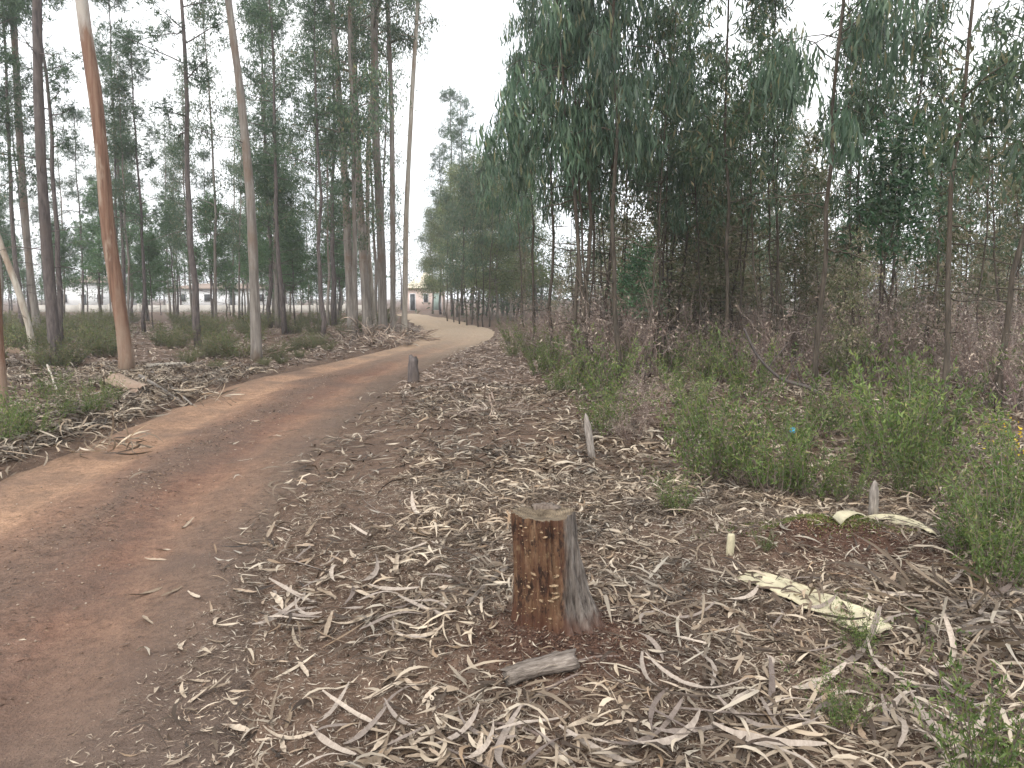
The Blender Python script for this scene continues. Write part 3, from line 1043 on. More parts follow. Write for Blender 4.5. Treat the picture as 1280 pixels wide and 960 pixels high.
wp, wlv = wood_mass()
far = tag(empty('far_woodland', (0, 0, 0)), 'distant mass of mixed woodland closing the view behind the nearer trees', 'woodland', kind='stuff')
tag(obj('trunks', mesh('trunks', *merge(wp)), M['bark_dark'], far), kind='stuff')
tag(obj('foliage', mesh('foliage', *wlv), M['euc_leaf'], far), kind='stuff')

# ------------------------------------------------------------------ shrubs
def heath(rng, H=.8, rad=.5, nst=30, per=52, L=.05, W=.012, spread=.62):
    st, Ps, Ds = [], [], []
    for k in range(nst):
        a_ = rng.random() * 6.28; r_ = rad * .35 * math.sqrt(rng.random())
        p0 = np.array([math.cos(a_) * r_, math.sin(a_) * r_, -.03])
        out = np.array([math.cos(a_), math.sin(a_), 0]) * spread * rng.uniform(.2, 1.1)
        h = H * rng.uniform(.3, 1.1)
        t = np.linspace(0, 1, 5)
        pts = p0 + (out * h)[None] * (t ** 1.3)[:, None] + np.array([0, 0, 1]) * (h * t)[:, None] + np.cumsum(rng.normal(size=(5, 3)), 0) * .018 * (t > 0)[:, None]
        st.append(tube(pts, np.linspace(.005, .0015, 5), 3, cap=False))
        s = rng.uniform(.22, 1.02, per)
        q = interp(pts, np.clip(s, 0, 1)) + rng.normal(size=(per, 3)) * .018
        Ps.append(q)
        Ds.append(rng.normal(size=(per, 3)) * .7 + np.array([0, 0, .65]))
    Ps = np.vstack(Ps); Ds = np.vstack(Ds); m = len(Ps)
    return merge(st), leaves(Ps, Ds, L * rng.uniform(.6, 1.4, m), W * rng.uniform(.7, 1.3, m), 2, .1, .1, rng)


def shrub(name, data, leafm):
    root = empty(name)
    tag(obj('stems', mesh('stems', *data[0]), M['twig'], root), kind='stuff')
    obj('foliage', mesh('foliage', *data[1]), M[leafm], root)
    return root


hk = Kit([shrub('heath_shrub', heath(rg(300 + k)), 'heath') for k in range(4)])
hd = Kit([shrub('heath_shrub', heath(rg(310 + k), .6, .6, 60, 40, .05, .013, .9), 'heath_dull') for k in range(3)])
rs = rg(320)
GR = 'green heath shrubs along the front of the thicket'
front = [(845, 640, .42), (880, 600, .9), (905, 588, 1.0), (935, 608, .7), (968, 616, .9), (1012, 622, .7), (1062, 628, .5),
         (875, 552, .85), (865, 520, .8), (1108, 600, 1.0), (1135, 590, 1.15), (1172, 600, .8), (1140, 622, .6), (1160, 560, 1.3), (1095, 560, 1.1),
         (1045, 545, 1.0), (990, 560, .8), (885, 480, 1.2), (755, 545, .75), (765, 530, .6)]
for q, (px, py, s) in enumerate(front):
    g = gp(px, py)
    hk.place(q, g[0], g[1], s, rs.random() * 6.28, 0, ('bright green upright heath shrub at the thicket edge, ' + ('behind the leaning stake' if px < 800 else 'clump holding the blue cap' if px < 1080 else 'clump behind the standing stake')), 'shrub', GR)
side = [(1245, 735, .62), (1262, 690, .75), (1230, 700, .7), (1215, 650, .55), (1275, 650, .9), (1285, 620, 1.0), (1265, 715, .6)]
for q, (px, py, s) in enumerate(side):
    g = gp(px, py)
    hk.place(q + 1, g[0], g[1], s, rs.random() * 6.28, 0, 'green heath shrub growing out of the bark litter past the cream sheets', 'shrub', 'heath shrubs past the cream sheets')
for px, py, s, lab in [(1075, 815, .26, 'small green tuft growing at the end of the long cream bark sheet'),
                       (955, 690, .17, 'tiny bright green tuft on the side of the mossy soil heap'),
                       (1225, 985, .55, 'straggly green heath in the corner beside the curled bark strips'),
                       (1050, 910, .30, 'low wispy heath among the curled bark strips')]:
    g = gp(px, py)
    hk.place(int(rs.integers(0, 4)), g[0], g[1], s, rs.random() * 6.28, 0, lab, 'shrub')
cnt = 0
while cnt < 46:
    y = rs.uniform(10, 26); x = rs.uniform(.5, y * .75)
    if not clear_of_track(x, y, 2.0): continue
    hk.place(int(rs.integers(0, 4)), x, y, rs.uniform(.7, 1.4), rs.random() * 6.28, 0, 'green heath shrub inside the right thicket, ' + sector(x, y), 'shrub', 'heath shrubs inside the right thicket')
    cnt += 1
for px, py, s in [(660, 440, .9), (640, 447, .7), (675, 470, .9), (690, 462, .8), (700, 490, .8), (640, 432, 1.0)]:
    g = gp(px, py)
    hk.place(int(rs.integers(0, 4)), g[0], g[1], s, rs.random() * 6.28, 0, 'green heath shrub on the right verge just before the bend', 'shrub', 'heath shrubs on the verge before the bend')
for px, py, s in [(120, 520, .62), (95, 525, .7), (140, 505, .5), (20, 545, .75), (45, 550, .6), (0, 560, .7), (65, 500, .6)]:
    g = gp(px, py)
    hk.place(int(rs.integers(0, 4)), g[0], g[1], s, rs.random() * 6.28, 0, 'leafy dark green shrub on the left bank of the track', 'shrub', 'green shrubs on the left bank')
cnt = 0
while cnt < 85:
    y = rs.uniform(16, 46); x = rs.uniform(-y * .72, -3)
    if not clear_of_track(x, y, 1.8): continue
    if 330 < 640 + x / y * FPX < 500 and y < 27: continue
    hd.place(int(rs.integers(0, 3)), x, y, rs.uniform(.8, 1.5), rs.random() * 6.28, 0, 'dull olive heath in the left wood, ' + sector(x, y), 'shrub', 'heath on the floor of the left wood')
    cnt += 1


for px, py, s_ in [(255, 448, .75), (280, 440, .8), (345, 448, .7), (365, 440, .8), (385, 437, .75), (400, 432, .8), (235, 455, .6), (410, 438, .5), (352, 455, .45), (375, 449, .45), (330, 458, .4), (270, 462, .4)]:
    g = gp(px, py)
    hd.place(int(rs.integers(0, 3)), g[0], g[1], s_, rs.random() * 6.28, 0, 'straggly brownish heath along the left bank between the grey eucalyptus and the clump', 'shrub', 'brownish heath along the left bank')


def twigs(rng, H=1.5, nst=16):
    P_ = []
    lv = []
    def grow(p, d, ln, r, lev):
        n = 5; t = np.linspace(0, 1, n)
        pts = p + d * (ln * t)[:, None] + np.cumsum(rng.normal(size=(n, 3)), 0) * ln * .05 * (t > 0)[:, None]
        P_.append(tube(pts, np.linspace(r, r * .45, n), 3, cap=False))
        if lev < 2:
            for _ in range(4 if lev == 0 else 4):
                s = rng.uniform(.3, 1)
                q = interp(pts, s)
                grow(q, unit(d + rng.normal(size=3) * .55 + np.array([0, 0, .1])), ln * rng.uniform(.35, .6), r * .5, lev + 1)
        else:
            lv.append(pts[1:])
    for k in range(nst):
        a_ = rng.random() * 6.28
        grow(np.array([math.cos(a_) * .1, math.sin(a_) * .1, -.05]), unit(np.array([math.cos(a_) * .5, math.sin(a_) * .5, 1.0]) + rng.normal(size=3) * .2), H * rng.uniform(.4, .8), .007, 0)
    L_ = np.vstack(lv); L_ = L_[rng.random(len(L_)) < .7]
    m = len(L_)
    return merge(P_), leaves(L_, rng.normal(size=(m, 3)), rng.uniform(.03, .07, m), rng.uniform(.01, .022, m), 2, .1, .1, rng)


def dry_bush(seed):
    root = empty('dry_bush')
    d = twigs(rg(seed))
    tag(obj('twigs', mesh('twigs', *d[0]), M['dry_twig'], root), kind='stuff')
    tag(obj('dead_leaves', mesh('dead_leaves', *d[1]), M['litter_far'], root), kind='stuff')
    return root


db = Kit([dry_bush(400 + k) for k in range(3)])
for px, py, s in [(1240, 505, 1.05), (1270, 500, 1.1), (1215, 498, .95), (1190, 490, .9), (1280, 520, 1.0), (1230, 478, 1.2)]:
    g = gp(px, py)
    db.place(int(rs.integers(0, 3)), g[0], g[1], s, rs.random() * 6.28, 0, 'dry purplish leafless brush around the leaning brown trunk', 'shrub', 'dry brush around the leaning trunk')
for px, py, s in [(800, 535, .42), (815, 520, .5), (790, 555, .35)]:
    g = gp(px, py)
    db.place(int(rs.integers(0, 3)), g[0], g[1], s, rs.random() * 6.28, 0, 'small rust-brown dead bush at the thicket edge behind the leaning stake', 'shrub', 'dead bushes behind the leaning stake')
cnt = 0
while cnt < 70:
    y = rs.uniform(12, 32); x = rs.uniform(.3, y * .78)
    if not clear_of_track(x, y, 2.0): continue
    db.place(int(rs.integers(0, 3)), x, y, rs.uniform(.7, 1.6), rs.random() * 6.28, 0, 'bare pinkish-brown brush in the right thicket, ' + sector(x, y), 'shrub', 'bare brush in the right thicket')
    cnt += 1
for kit in (hk, hd, db):
    kit.finish()

# ------------------------------------------------------------------ litter on the ground
rl = rg(500)


def litter_mesh(x, y, L, W, nsec, zoff, tilt, rng, sick=.14, curl=.13):
    n = len(x)
    z = surf_h(x, y) + zoff
    a_ = rng.random(n) * 6.28
    D = np.stack([np.cos(a_), np.sin(a_), rng.normal(size=n) * tilt], 1)
    nr = np.stack([rng.normal(size=n) * .35, rng.normal(size=n) * .35, np.ones(n)], 1)
    P_ = np.stack([x, y, z], 1) - D * (L / 2)[:, None]
    return leaves(P_, D, L, W, nsec, sick, curl, rng, nrm=nr)


def right_density(x, y):
    s = road_s(x, y)
    d = sstep(.72, 1.25, s + .5 * vnoise(x * 1.6, y * 1.6, 31))
    d = d * (.35 + .65 * sstep(-.25, .15, vnoise(x * .9, y * .9, 32) + .12))
    d = d * (1 - .93 * np.exp(-(np.hypot(x - STUMP[0] - .05, (y - STUMP[1] + .12)) / .33) ** 4))
    d = d * (1 - .8 * np.exp(-(np.hypot((x - MOSS[0]) / .5, (y - MOSS[1]) / .22)) ** 4))
    bx, by = flat(560, 850)
    d = d * (1 - .75 * np.exp(-(np.hypot((x - bx) / .38, (y - by) / .22)) ** 2))
    bx, by = flat(470, 880)
    d = d * (1 - .6 * np.exp(-(np.hypot((x - bx) / .3, (y - by) / .2)) ** 2))
    for qx, qy, ra, rb_, am in ((760, 870, .30, .22, .8), (850, 800, .34, .3, .6), (870, 900, .3, .2, .5)):
        bx, by = flat(qx, qy)
        d = d * (1 - am * np.exp(-(np.hypot((x - bx) / ra, (y - by) / rb_)) ** 2))
    # litter thins out by the near edge of the track
    d = d * (.25 + .75 * sstep(-.75, -.25, x + .12 * (y - 3)) + .0)
    return np.clip(d + .012 * (np.abs(s) < 1.2) * (s > -.2), 0, 1)


def scatter(n, x0, x1, y0, y1, dens, fan=False):
    y = rl.uniform(y0, y1, n)
    x = rl.uniform(x0, x1, n) * (y if fan else 1)
    k = rl.random(n) < dens(x, y)
    return x[k], y[k]


parts = []
x, y = scatter(22000, -1.9, 5.0, 2.0, 6.2, right_density)
n = len(x)
long_ = rl.random(n)
parts.append(litter_mesh(x, y, np.where(long_ > .9, rl.uniform(.2, .34, n), rl.uniform(.05, .17, n)), np.where(long_ > .9, rl.uniform(.008, .02, n), rl.uniform(.006, .02, n)), 5, rl.uniform(.0, .04, n), .17, rl))
x, y = scatter(34000, -3.4, 9.5, 6.2, 13, right_density)
n = len(x)
parts.append(litter_mesh(x, y, rl.uniform(.08, .24, n), rl.uniform(.012, .03, n), 4, rl.uniform(.0, .05, n), .16, rl))
tag(obj('leaf_litter', mesh('leaf_litter', *merge(parts[:1])), M['litter']), 'thick litter of pale dry eucalyptus leaves and bark on the right verge', 'leaf litter', kind='stuff')
tag(obj('leaf_litter', mesh('leaf_litter', *merge(parts[1:])), M['litter']), 'pale leaf litter on the right verge running up to the bend', 'leaf litter', kind='stuff')
x, y = scatter(34000, -.15, .85, 12, 34, lambda x, y: (road_s(x, y) > 1.15) * .8, True)
n = len(x)
tag(obj('leaf_litter', mesh('leaf_litter', *litter_mesh(x, y, rl.uniform(.1, .26, n), rl.uniform(.02, .045, n), 3, rl.uniform(0, .05, n), .16, rl)), M['litter_far']),
    'brown leaf litter covering the floor of the right thicket', 'leaf litter', kind='stuff')


def left_density(x, y):
    s = road_s(x, y)
    d = sstep(.95, 1.35, -s + .35 * vnoise(x * 1.3, y * 1.3, 41))
    return d * np.clip(.3 + .7 * sstep(-.2, .2, vnoise(x * .7, y * .7, 42)) + np.exp(-((-s - 1.35) / .35) ** 2), 0, 1)


x, y = scatter(52000, -.85, .02, 5, 17, left_density, True)
n = len(x)
tag(obj('leaf_litter', mesh('leaf_litter', *litter_mesh(x, y, rl.uniform(.1, .36, n), rl.uniform(.012, .035, n), 4, rl.uniform(0, .09, n), .22, rl)), M['litter']),
    'pale bark litter banked along the left edge of the track', 'leaf litter', kind='stuff')
x, y = scatter(36000, -.85, .0, 17, 45, lambda x, y: left_density(x, y) * .9, True)
n = len(x)
tag(obj('leaf_litter', mesh('leaf_litter', *litter_mesh(x, y, rl.uniform(.12, .34, n), rl.uniform(.025, .06, n), 3, rl.uniform(0, .06, n), .15, rl)), M['litter_far']),
    'brown leaf litter on the floor of the left wood', 'leaf litter', kind='stuff')
# crumbs and pebbles
x, y = scatter(110000, -1.6, 3.6, 2.0, 6.4, lambda x, y: np.clip(.30 + right_density(x, y), 0, 1) * (road_s(x, y) > .55))
n = len(x)
tag(obj('litter_crumbs', mesh('litter_crumbs', *litter_mesh(x, y, rl.uniform(.008, .06, n), rl.uniform(.002, .008, n), 2, rl.uniform(0, .014, n), .25, rl)), M['crumb']),
    'crumbled bark and leaf fragments strewn over the soil near the stump', 'leaf litter', kind='stuff')


x, y = scatter(52000, -4.4, 0, 2.0, 16, lambda x, y: (np.abs(road_s(x, y)) < 1) * (.06 + .9 * np.exp(-((road_s(x, y) - .02) / .2) ** 2)) * (.3 + 1.4 * (vnoise(x * 2.5, y * 2.5, 71) > 0)) * .5)
n = len(x)
tag(obj('track_debris', mesh('track_debris', *litter_mesh(x, y, rl.uniform(.008, .055, n), rl.uniform(.004, .014, n), 2, rl.uniform(0, .010, n), .3, rl)), M['debris']),
    'dark crumbs of bark and earth along the middle of the track', 'debris', kind='stuff')


def pebbles(x, y, r):
    n = len(x)
    z = surf_h(x, y)
    b = np.array([(1, 0, 0), (0, 1, 0), (-1, 0, 0), (0, -1, 0), (0, 0, .7), (0, 0, -.5)], float)
    J = b[None] * (1 + .35 * rl.normal(size=(n, 6, 3)) * .6) * r[:, None, None]
    V = (J + np.stack([x, y, z + r * .15], 1)[:, None]).reshape(-1, 3)
    f = np.array([(0, 1, 4), (1, 2, 4), (2, 3, 4), (3, 0, 4), (1, 0, 5), (2, 1, 5), (3, 2, 5), (0, 3, 5)])
    F = (np.arange(n)[:, None, None] * 6 + f[None]).reshape(-1, 3)
    return V, F


x, y = scatter(9000, -4.2, 0, 2, 16, lambda x, y: (np.abs(road_s(x, y)) < 1.05) * (.25 + .75 * np.exp(-(road_s(x, y) / .3) ** 2)) * .6)
tag(obj('gravel', mesh('gravel', *pebbles(x, y, rl.uniform(.003, .011, len(x)))), M['pebble']), 'small stones and grit on the surface of the dirt track', 'gravel', kind='stuff')

M['clod'] = leaf_mat('red_soil_clods', [(0, (.03, .014, .01)), (.6, (.085, .042, .028)), (.93, (.15, .085, .06)), (1, (.4, .33, .26))], 0, .95, .1)
for cx_, cy_, rx_, ry_, lab in ((STUMP[0] + .06, STUMP[1] - .16, .36, .24, 'crumbly red-brown soil clods round the foot of the stump'),
                                (MOSS[0], MOSS[1] - .02, .42, .17, 'crumbly red-brown soil clods on the mossy heap')):
    n = 2600
    x = cx_ + np.clip(rl.normal(size=n), -2, 2) * rx_ * .7; y = cy_ + np.clip(rl.normal(size=n), -2, 2) * ry_ * .7
    tag(obj('soil_clods', mesh('soil_clods', *pebbles(x, y, rl.uniform(.002, .010, n) ** 1.0)), M['clod']), lab, 'soil', kind='stuff')

# ------------------------------------------------------------------ single leaves and bark strips one can pick out
def strip_proto(seed, L, W, curl, sick, twist=0.8):
    r = rg(seed)
    n = 11; t = np.linspace(0, 1, n)
    w = W * np.sin(np.pi * (.05 + .9 * t)) ** .6 * (1 + .15 * r.normal(size=n))
    a_ = sick * (t - .5) * 2
    xx = np.cumsum(np.cos(a_)) * L / n; yy = np.cumsum(np.sin(a_)) * L / n
    xx -= xx.mean(); yy -= yy.mean()
    zz = curl * L * (2 * t - 1) ** 2 + r.normal() * .02 * L * np.sin(t * 5)
    zz -= zz.min()
    rol = twist * r.normal() * (t - .5) + r.normal() * .15
    T = np.stack([np.gradient(xx), np.gradient(yy)], 1); T = T / np.linalg.norm(T, axis=1)[:, None]
    Sx, Sy = -T[:, 1], T[:, 0]
    V = []
    for k in (-1, 0, 1):
        V.append(np.stack([xx + Sx * k * w / 2 * np.cos(rol), yy + Sy * k * w / 2 * np.cos(rol), zz + k * w / 2 * np.sin(rol) + (abs(k) * w * .22)], 1))
    V = np.stack(V, 1).reshape(-1, 3)
    V[:, 2] -= V[:, 2].min()
    i = (np.arange(n - 1)[:, None] * 3 + np.arange(2)[None]).ravel()
    return smooth(mesh('leaf_blade', V, np.stack([i, i + 3, i + 4, i + 1], 1)))


def piece_mat(name, stops):
    m, t, p = nodes(name)
    oi = t.nodes.new('ShaderNodeObjectInfo'); r = ramp(t, stops); t.links.new(oi.outputs['Random'], r.inputs['Fac'])
    n1 = noise(t, coords(t, 'Object', (3, 1, 1)), 30, 4)
    r2 = ramp(t, [(.3, (.72, .70, .68)), (.7, (1.12, 1.12, 1.12))]); t.links.new(n1, r2.inputs['Fac'])
    t.links.new(mixc(t, 1.0, r.outputs[0], r2.outputs[0], 'MULTIPLY'), p.inputs['Base Color'])
    p.inputs['Roughness'].default_value = .6
    bump(t, p, n1, .3, .004)
    return m


M['dry_leaf'] = piece_mat('dry_leaf', [(0, (.17, .125, .085)), (.3, (.29, .23, .17)), (.7, (.44, .365, .285)), (1, (.27, .195, .135))])
M['bark_strip'] = piece_mat('bark_strip', [(0, (.14, .11, .095)), (.5, (.28, .235, .20)), (1, (.41, .345, .285))])
leafm = [strip_proto(600 + k, .17 + .03 * (k % 3), .022 + .003 * (k % 4), .10 * ((k % 3) - .3), .25 * ((k % 5) - 1)) for k in range(8)]
stripm = [strip_proto(630 + k, .34 + .1 * (k % 3), .022 + .006 * (k % 3), .08 * (k % 3), .3 * ((k % 5) - 1.5)) for k in range(6)]
for m in leafm: m.materials.append(M['dry_leaf'])
for m in stripm: m.materials.append(M['bark_strip'])


def lay(name, m, px, py, s, lab, cat, grp, flat_tilt=.14, dz=.012):
    g = gp(px, py)
    z = float(surf_h(g[0], g[1])[0])
    o = bpy.data.objects.new(name, m); C.objects.link(o)
    o.location = (g[0], g[1], z + dz)
    o.rotation_euler = (rl.normal() * flat_tilt, rl.normal() * flat_tilt, rl.random() * 6.28)
    o.scale = (s, s, s)
    return tag(o, lab, cat, grp)


def zone(n, sampler, lab, grp, strips=.3, smin=.6, smax=1.1, slab=None, sgrp=None, dz=.012):
    for q in range(n):
        px, py = sampler()
        while 560 < px < 790 and 600 < py < 905:
            px, py = sampler()
        if rl.random() < strips and slab:
            lay('bark_strip', stripm[int(rl.integers(0, 6))], px, py, rl.uniform(smin, smax), slab, 'bark strip', sgrp, dz=dz + .012)
        else:
            lay('dry_leaf', leafm[int(rl.integers(0, 8))], px, py, rl.uniform(smin, smax), lab, 'leaf', grp, dz=dz)


def uni(x0, x1, y0, y1):
    return lambda: (rl.uniform(x0, x1), rl.uniform(y0, y1))


zone(30, lambda: (rl.uniform(180, 380), rl.uniform(680, 955)), 'single dry leaf lying on the bare earth of the dirt track', 'leaves lying on the track', 0, .55, 1.0, dz=.004)
zone(90, lambda: (rl.uniform(330, 640), rl.uniform(640, 800)), 'pale curled leaf in the litter between the track and the stump', 'leaves between track and stump', .3, .6, 1.1,
     'long pale bark strip in the litter between the track and the stump', 'bark strips between track and stump')
zone(60, lambda: (rl.uniform(400, 800), rl.uniform(850, 965)), 'curled dry leaf on the soil in front of the broken log', 'leaves in front of the broken log', .3, .55, 1.0,
     'bark strip on the soil in front of the broken log', 'bark strips in front of the broken log')
zone(110, lambda: (rl.uniform(780, 1290), rl.uniform(720, 965)), 'dry curled leaf in the heaped litter round the cream bark sheets', 'leaves round the cream sheets', .5, .55, 1.05,
     'curling grey-tan bark strip heaped round the cream bark sheets', 'bark strips round the cream sheets', dz=.012)

# ------------------------------------------------------------------ the cut stump
def stump():
    r = rg(700)
    na, nzz = 128, 34
    H = .50
    a_ = np.linspace(0, 2 * np.pi, na, endpoint=False)
    V = np.zeros((nzz, na, 3))
    ridg = .006 * np.sin(a_ * 17 + 1) + .005 * np.sin(a_ * 29 + 2) + .004 * np.sin(a_ * 41)
    for k in range(nzz):
        t = k / (nzz - 1)
        z = -.12 + (H + .12) * t
        zz = max(z, 0)
        rad = .122 + .012 * (1 - t)
        right = np.clip(np.cos(a_ - (-.30)), 0, 1) ** 2.5
        left = np.clip(np.cos(a_ - 3.5), 0, 1) ** 3
        flare = np.exp(-zz / .20)
        rr = rad + right * .115 * flare + left * .012 * np.exp(-zz / .14) + .012 * np.exp(-zz / .08)
        rr = rr + ridg * (.7 + .6 * (1 - t)) + .006 * np.array([vnoise(q * 2.2, z * 9, 51) for q in a_]) * 2
        # the sapwood step where grey wood overlaps the rotten face
        grey = (np.cos(a_ + .25) > .45)
        rr = rr + .012 * grey + grey * (.007 * np.sin(a_ * 34 + 3 * t) + .005 * np.sin(a_ * 53 - 4 * t)) * (1.4 - t)
        V[k, :, 0] = np.cos(a_) * rr - .035 * t
        V[k, :, 1] = np.sin(a_) * rr * .95
        V[k, :, 2] = z + (.006 * np.sin(a_ * 2 + 1) + .003 * np.sin(a_ * 9)) * (t > .97)
    nv = nzz * na
    i = (np.arange(nzz - 1)[:, None] * na); j = np.arange(na)[None]; j2 = (j + 1) % na
    F = np.stack([i + j, i + j2, i + na + j2, i + na + j], -1).reshape(-1, 4)
    top = V[-1].copy()
    rings = []
    for f, dz in ((.96, .002), (.75, -.004), (.5, -.010), (.25, -.014), (.03, -.015)):
        c = top.mean(0)
        q = c + (top - c) * f; q[:, 2] = top[:, 2] * f + c[2] * (1 - f) + dz + .0015 * r.normal(size=na)
        rings.append(q)
    VT = np.stack([top] + rings).reshape(-1, 3)
    i = (np.arange(len(rings))[:, None] * na)
    FT = np.stack([i + j, i + j2, i + na + j2, i + na + j], -1).reshape(-1, 4)
    return V.reshape(-1, 3), F, VT, FT


def stump_mat():
    m, t, p = nodes('rotting_stump_wood')
    v = coords(t, 'Object', (1, 1, .12)); vb = coords(t, 'Object', (1, 1, .6))
    n1 = noise(t, v, 45, 6, .7); n2 = noise(t, vb, 9, 6, .7); n3 = noise(t, coords(t, 'Object'), 60, 4, .7)
    rb = ramp(t, [(.30, (.022, .010, .007)), (.45, (.075, .034, .020)), (.56, (.14, .075, .042)), (.72, (.25, .175, .11))])
    ad = N(t, 'ShaderNodeMath', operation='MULTIPLY_ADD'); ad.inputs[1].default_value = .55
    t.links.new(n1, ad.inputs[0])
    h = N(t, 'ShaderNodeMath', operation='MULTIPLY'); h.inputs[1].default_value = .48; t.links.new(n2, h.inputs[0])
    t.links.new(h.outputs[0], ad.inputs[2]); t.links.new(ad.outputs[0], rb.inputs['Fac'])
    rgm = ramp(t, [(.32, (.035, .027, .023)), (.5, (.145, .122, .105)), (.7, (.29, .255, .225))]); t.links.new(n1, rgm.inputs['Fac'])
    c = t.nodes.new('ShaderNodeTexCoord'); s = t.nodes.new('ShaderNodeSeparateXYZ'); t.links.new(c.outputs['Object'], s.inputs[0])
    n5 = noise(t, coords(t, 'Object', (1, 1, .55)), 22, 5, .75)
    r5 = ramp(t, [(.57, (0, 0, 0)), (.66, (.7, .7, .7))]); t.links.new(n5, r5.inputs['Fac'])
    r6 = ramp(t, [(.40, (.9, .9, .9)), (.48, (0, 0, 0))]); t.links.new(n5, r6.inputs['Fac'])
    brown = mixc(t, r5.outputs[0], rb.outputs[0], (.22, .15, .085))
    brown = mixc(t, r6.outputs[0], brown, (.022, .012, .009))  # shade of small hollows put into the colour, not cut into the shape
    # grey weathered wood on one side only
    a2 = N(t, 'ShaderNodeMath', operation='MULTIPLY_ADD'); a2.inputs[1].default_value = .05; t.links.new(n2, a2.inputs[0]); t.links.new(s.outputs['X'], a2.inputs[2])
    mr = N(t, 'ShaderNodeMapRange'); mr.inputs[1].default_value = .085; mr.inputs[2].default_value = .11; t.links.new(a2.outputs[0], mr.inputs[0])
    col = mixc(t, mr.outputs[0], brown, rgm.outputs[0])
    # red soil splashed on the foot
    a3 = N(t, 'ShaderNodeMath', operation='MULTIPLY_ADD'); a3.inputs[1].default_value = .22; t.links.new(n2, a3.inputs[0]); t.links.new(s.outputs['Z'], a3.inputs[2])
    m3 = N(t, 'ShaderNodeMapRange'); m3.inputs[1].default_value = .22; m3.inputs[2].default_value = .13; m3.inputs[4].default_value = .75; t.links.new(a3.outputs[0], m3.inputs[0])
    col = mixc(t, m3.outputs[0], col, (.09, .04, .025))
    t.links.new(col, p.inputs['Base Color']); bump(t, p, n1, 1.0, .02)
    return m


def cut_mat():
    m, t, p = nodes('weathered_cut_wood')
    v = coords(t, 'Object')
    w = N(t, 'ShaderNodeTexWave', wave_type='RINGS', rings_direction='Z', Scale=28.0, Distortion=2.5, Detail=3.0)
    t.links.new(v, w.inputs['Vector'])
    n1 = noise(t, v, 25, 5)
    r = ramp(t, [(.3, (.06, .043, .028)), (.7, (.20, .155, .105))]); t.links.new(n1, r.inputs['Fac'])
    r2 = ramp(t, [(0, (.75, .75, .75)), (1, (1.1, 1.1, 1.1))]); t.links.new(w.outputs['Fac'], r2.inputs['Fac'])
    t.links.new(mixc(t, 1.0, r.outputs[0], r2.outputs[0], 'MULTIPLY'), p.inputs['Base Color'])
    bump(t, p, n1, .6, .01)
    return m


M['greywood_z'] = bark_mat('grey_stump_rim', (.07, .05, .04), (.2, .16, .13), None, .3, 50, .05, .8)
M['stump'] = stump_mat(); M['cut'] = cut_mat()
M['fungus'] = plain('cream_bracket_fungus', (.24, .17, .105), .8, .6, 90)
SX, SY = STUMP
SZ = gz(SX, SY) - .035
st = tag(empty('tree_stump', (SX, SY, SZ)), 'tall cut tree stump with brown rotting face and grey flaring root', 'stump')
VS, FS, VT, FT = stump()
wood = obj('trunk', smooth(mesh('trunk', VS, FS)), M['stump'], st)
obj('cut_face', smooth(mesh('cut_face', VT, FT)), M['cut'], st)
# raised splinter left at the back of the cut
t = np.linspace(-.9, .9, 9)
Vq, Fq = [], []
for k, q in enumerate(t):
    an = math.pi / 2 + q * .75 - .35
    for rr_, zz in ((.118, .47), (.118, .50 + .014 * math.cos(q * 1.5) + .005 * (k % 2)), (.085, .50 + .006 * math.cos(q * 1.5)), (.08, .47)):
        Vq.append((math.cos(an) * rr_ - .035, math.sin(an) * rr_ * .95, zz))
for k in range(8):
    for e in range(4):
        Fq.append((4 * k + e, 4 * k + (e + 1) % 4, 4 * k + 4 + (e + 1) % 4, 4 * k + 4 + e))
obj('splinter_ridge', mesh('splinter_ridge', Vq, Fq), M['greywood_z'], st)


def bracket(w, d, h):
    a_ = np.linspace(0, np.pi, 8)
    V = [(0, 0, 0)]
    for q in a_:
        V += [(math.cos(q) * w, -math.sin(q) * d, h * .25), (math.cos(q) * w * .97, -math.sin(q) * d * .97, -h * .35)]
    V += [(0, 0, h), (0, 0, -h)]
    F = []
    for k in range(7):
        b = 1 + 2 * k
        F += [(17, b, b + 2, 17)[:3] + (17,), ]
    F = []
    nV = len(V)
    for k in range(7):
        b = 1 + 2 * k
        F += [(nV - 2, b, b + 2), (nV - 1, b + 3, b + 1), (b, b + 1, b + 3), (b, b + 3, b + 2)]
    return smooth(mesh('bracket_fungus', V, F))


bm_ = bracket(.011, .012, .005); bm_.materials.append(M['fungus'])
bigb = bracket(.026, .02, .007); bigb.materials.append(M['fungus'])


def on_stump(ang, z):
    t = (z + .12) / .62
    k = int(np.clip(round(t * 33), 0, 33)); j = int(round(ang / (2 * np.pi) * 128)) % 128
    return VS.reshape(34, 128, 3)[k, j]


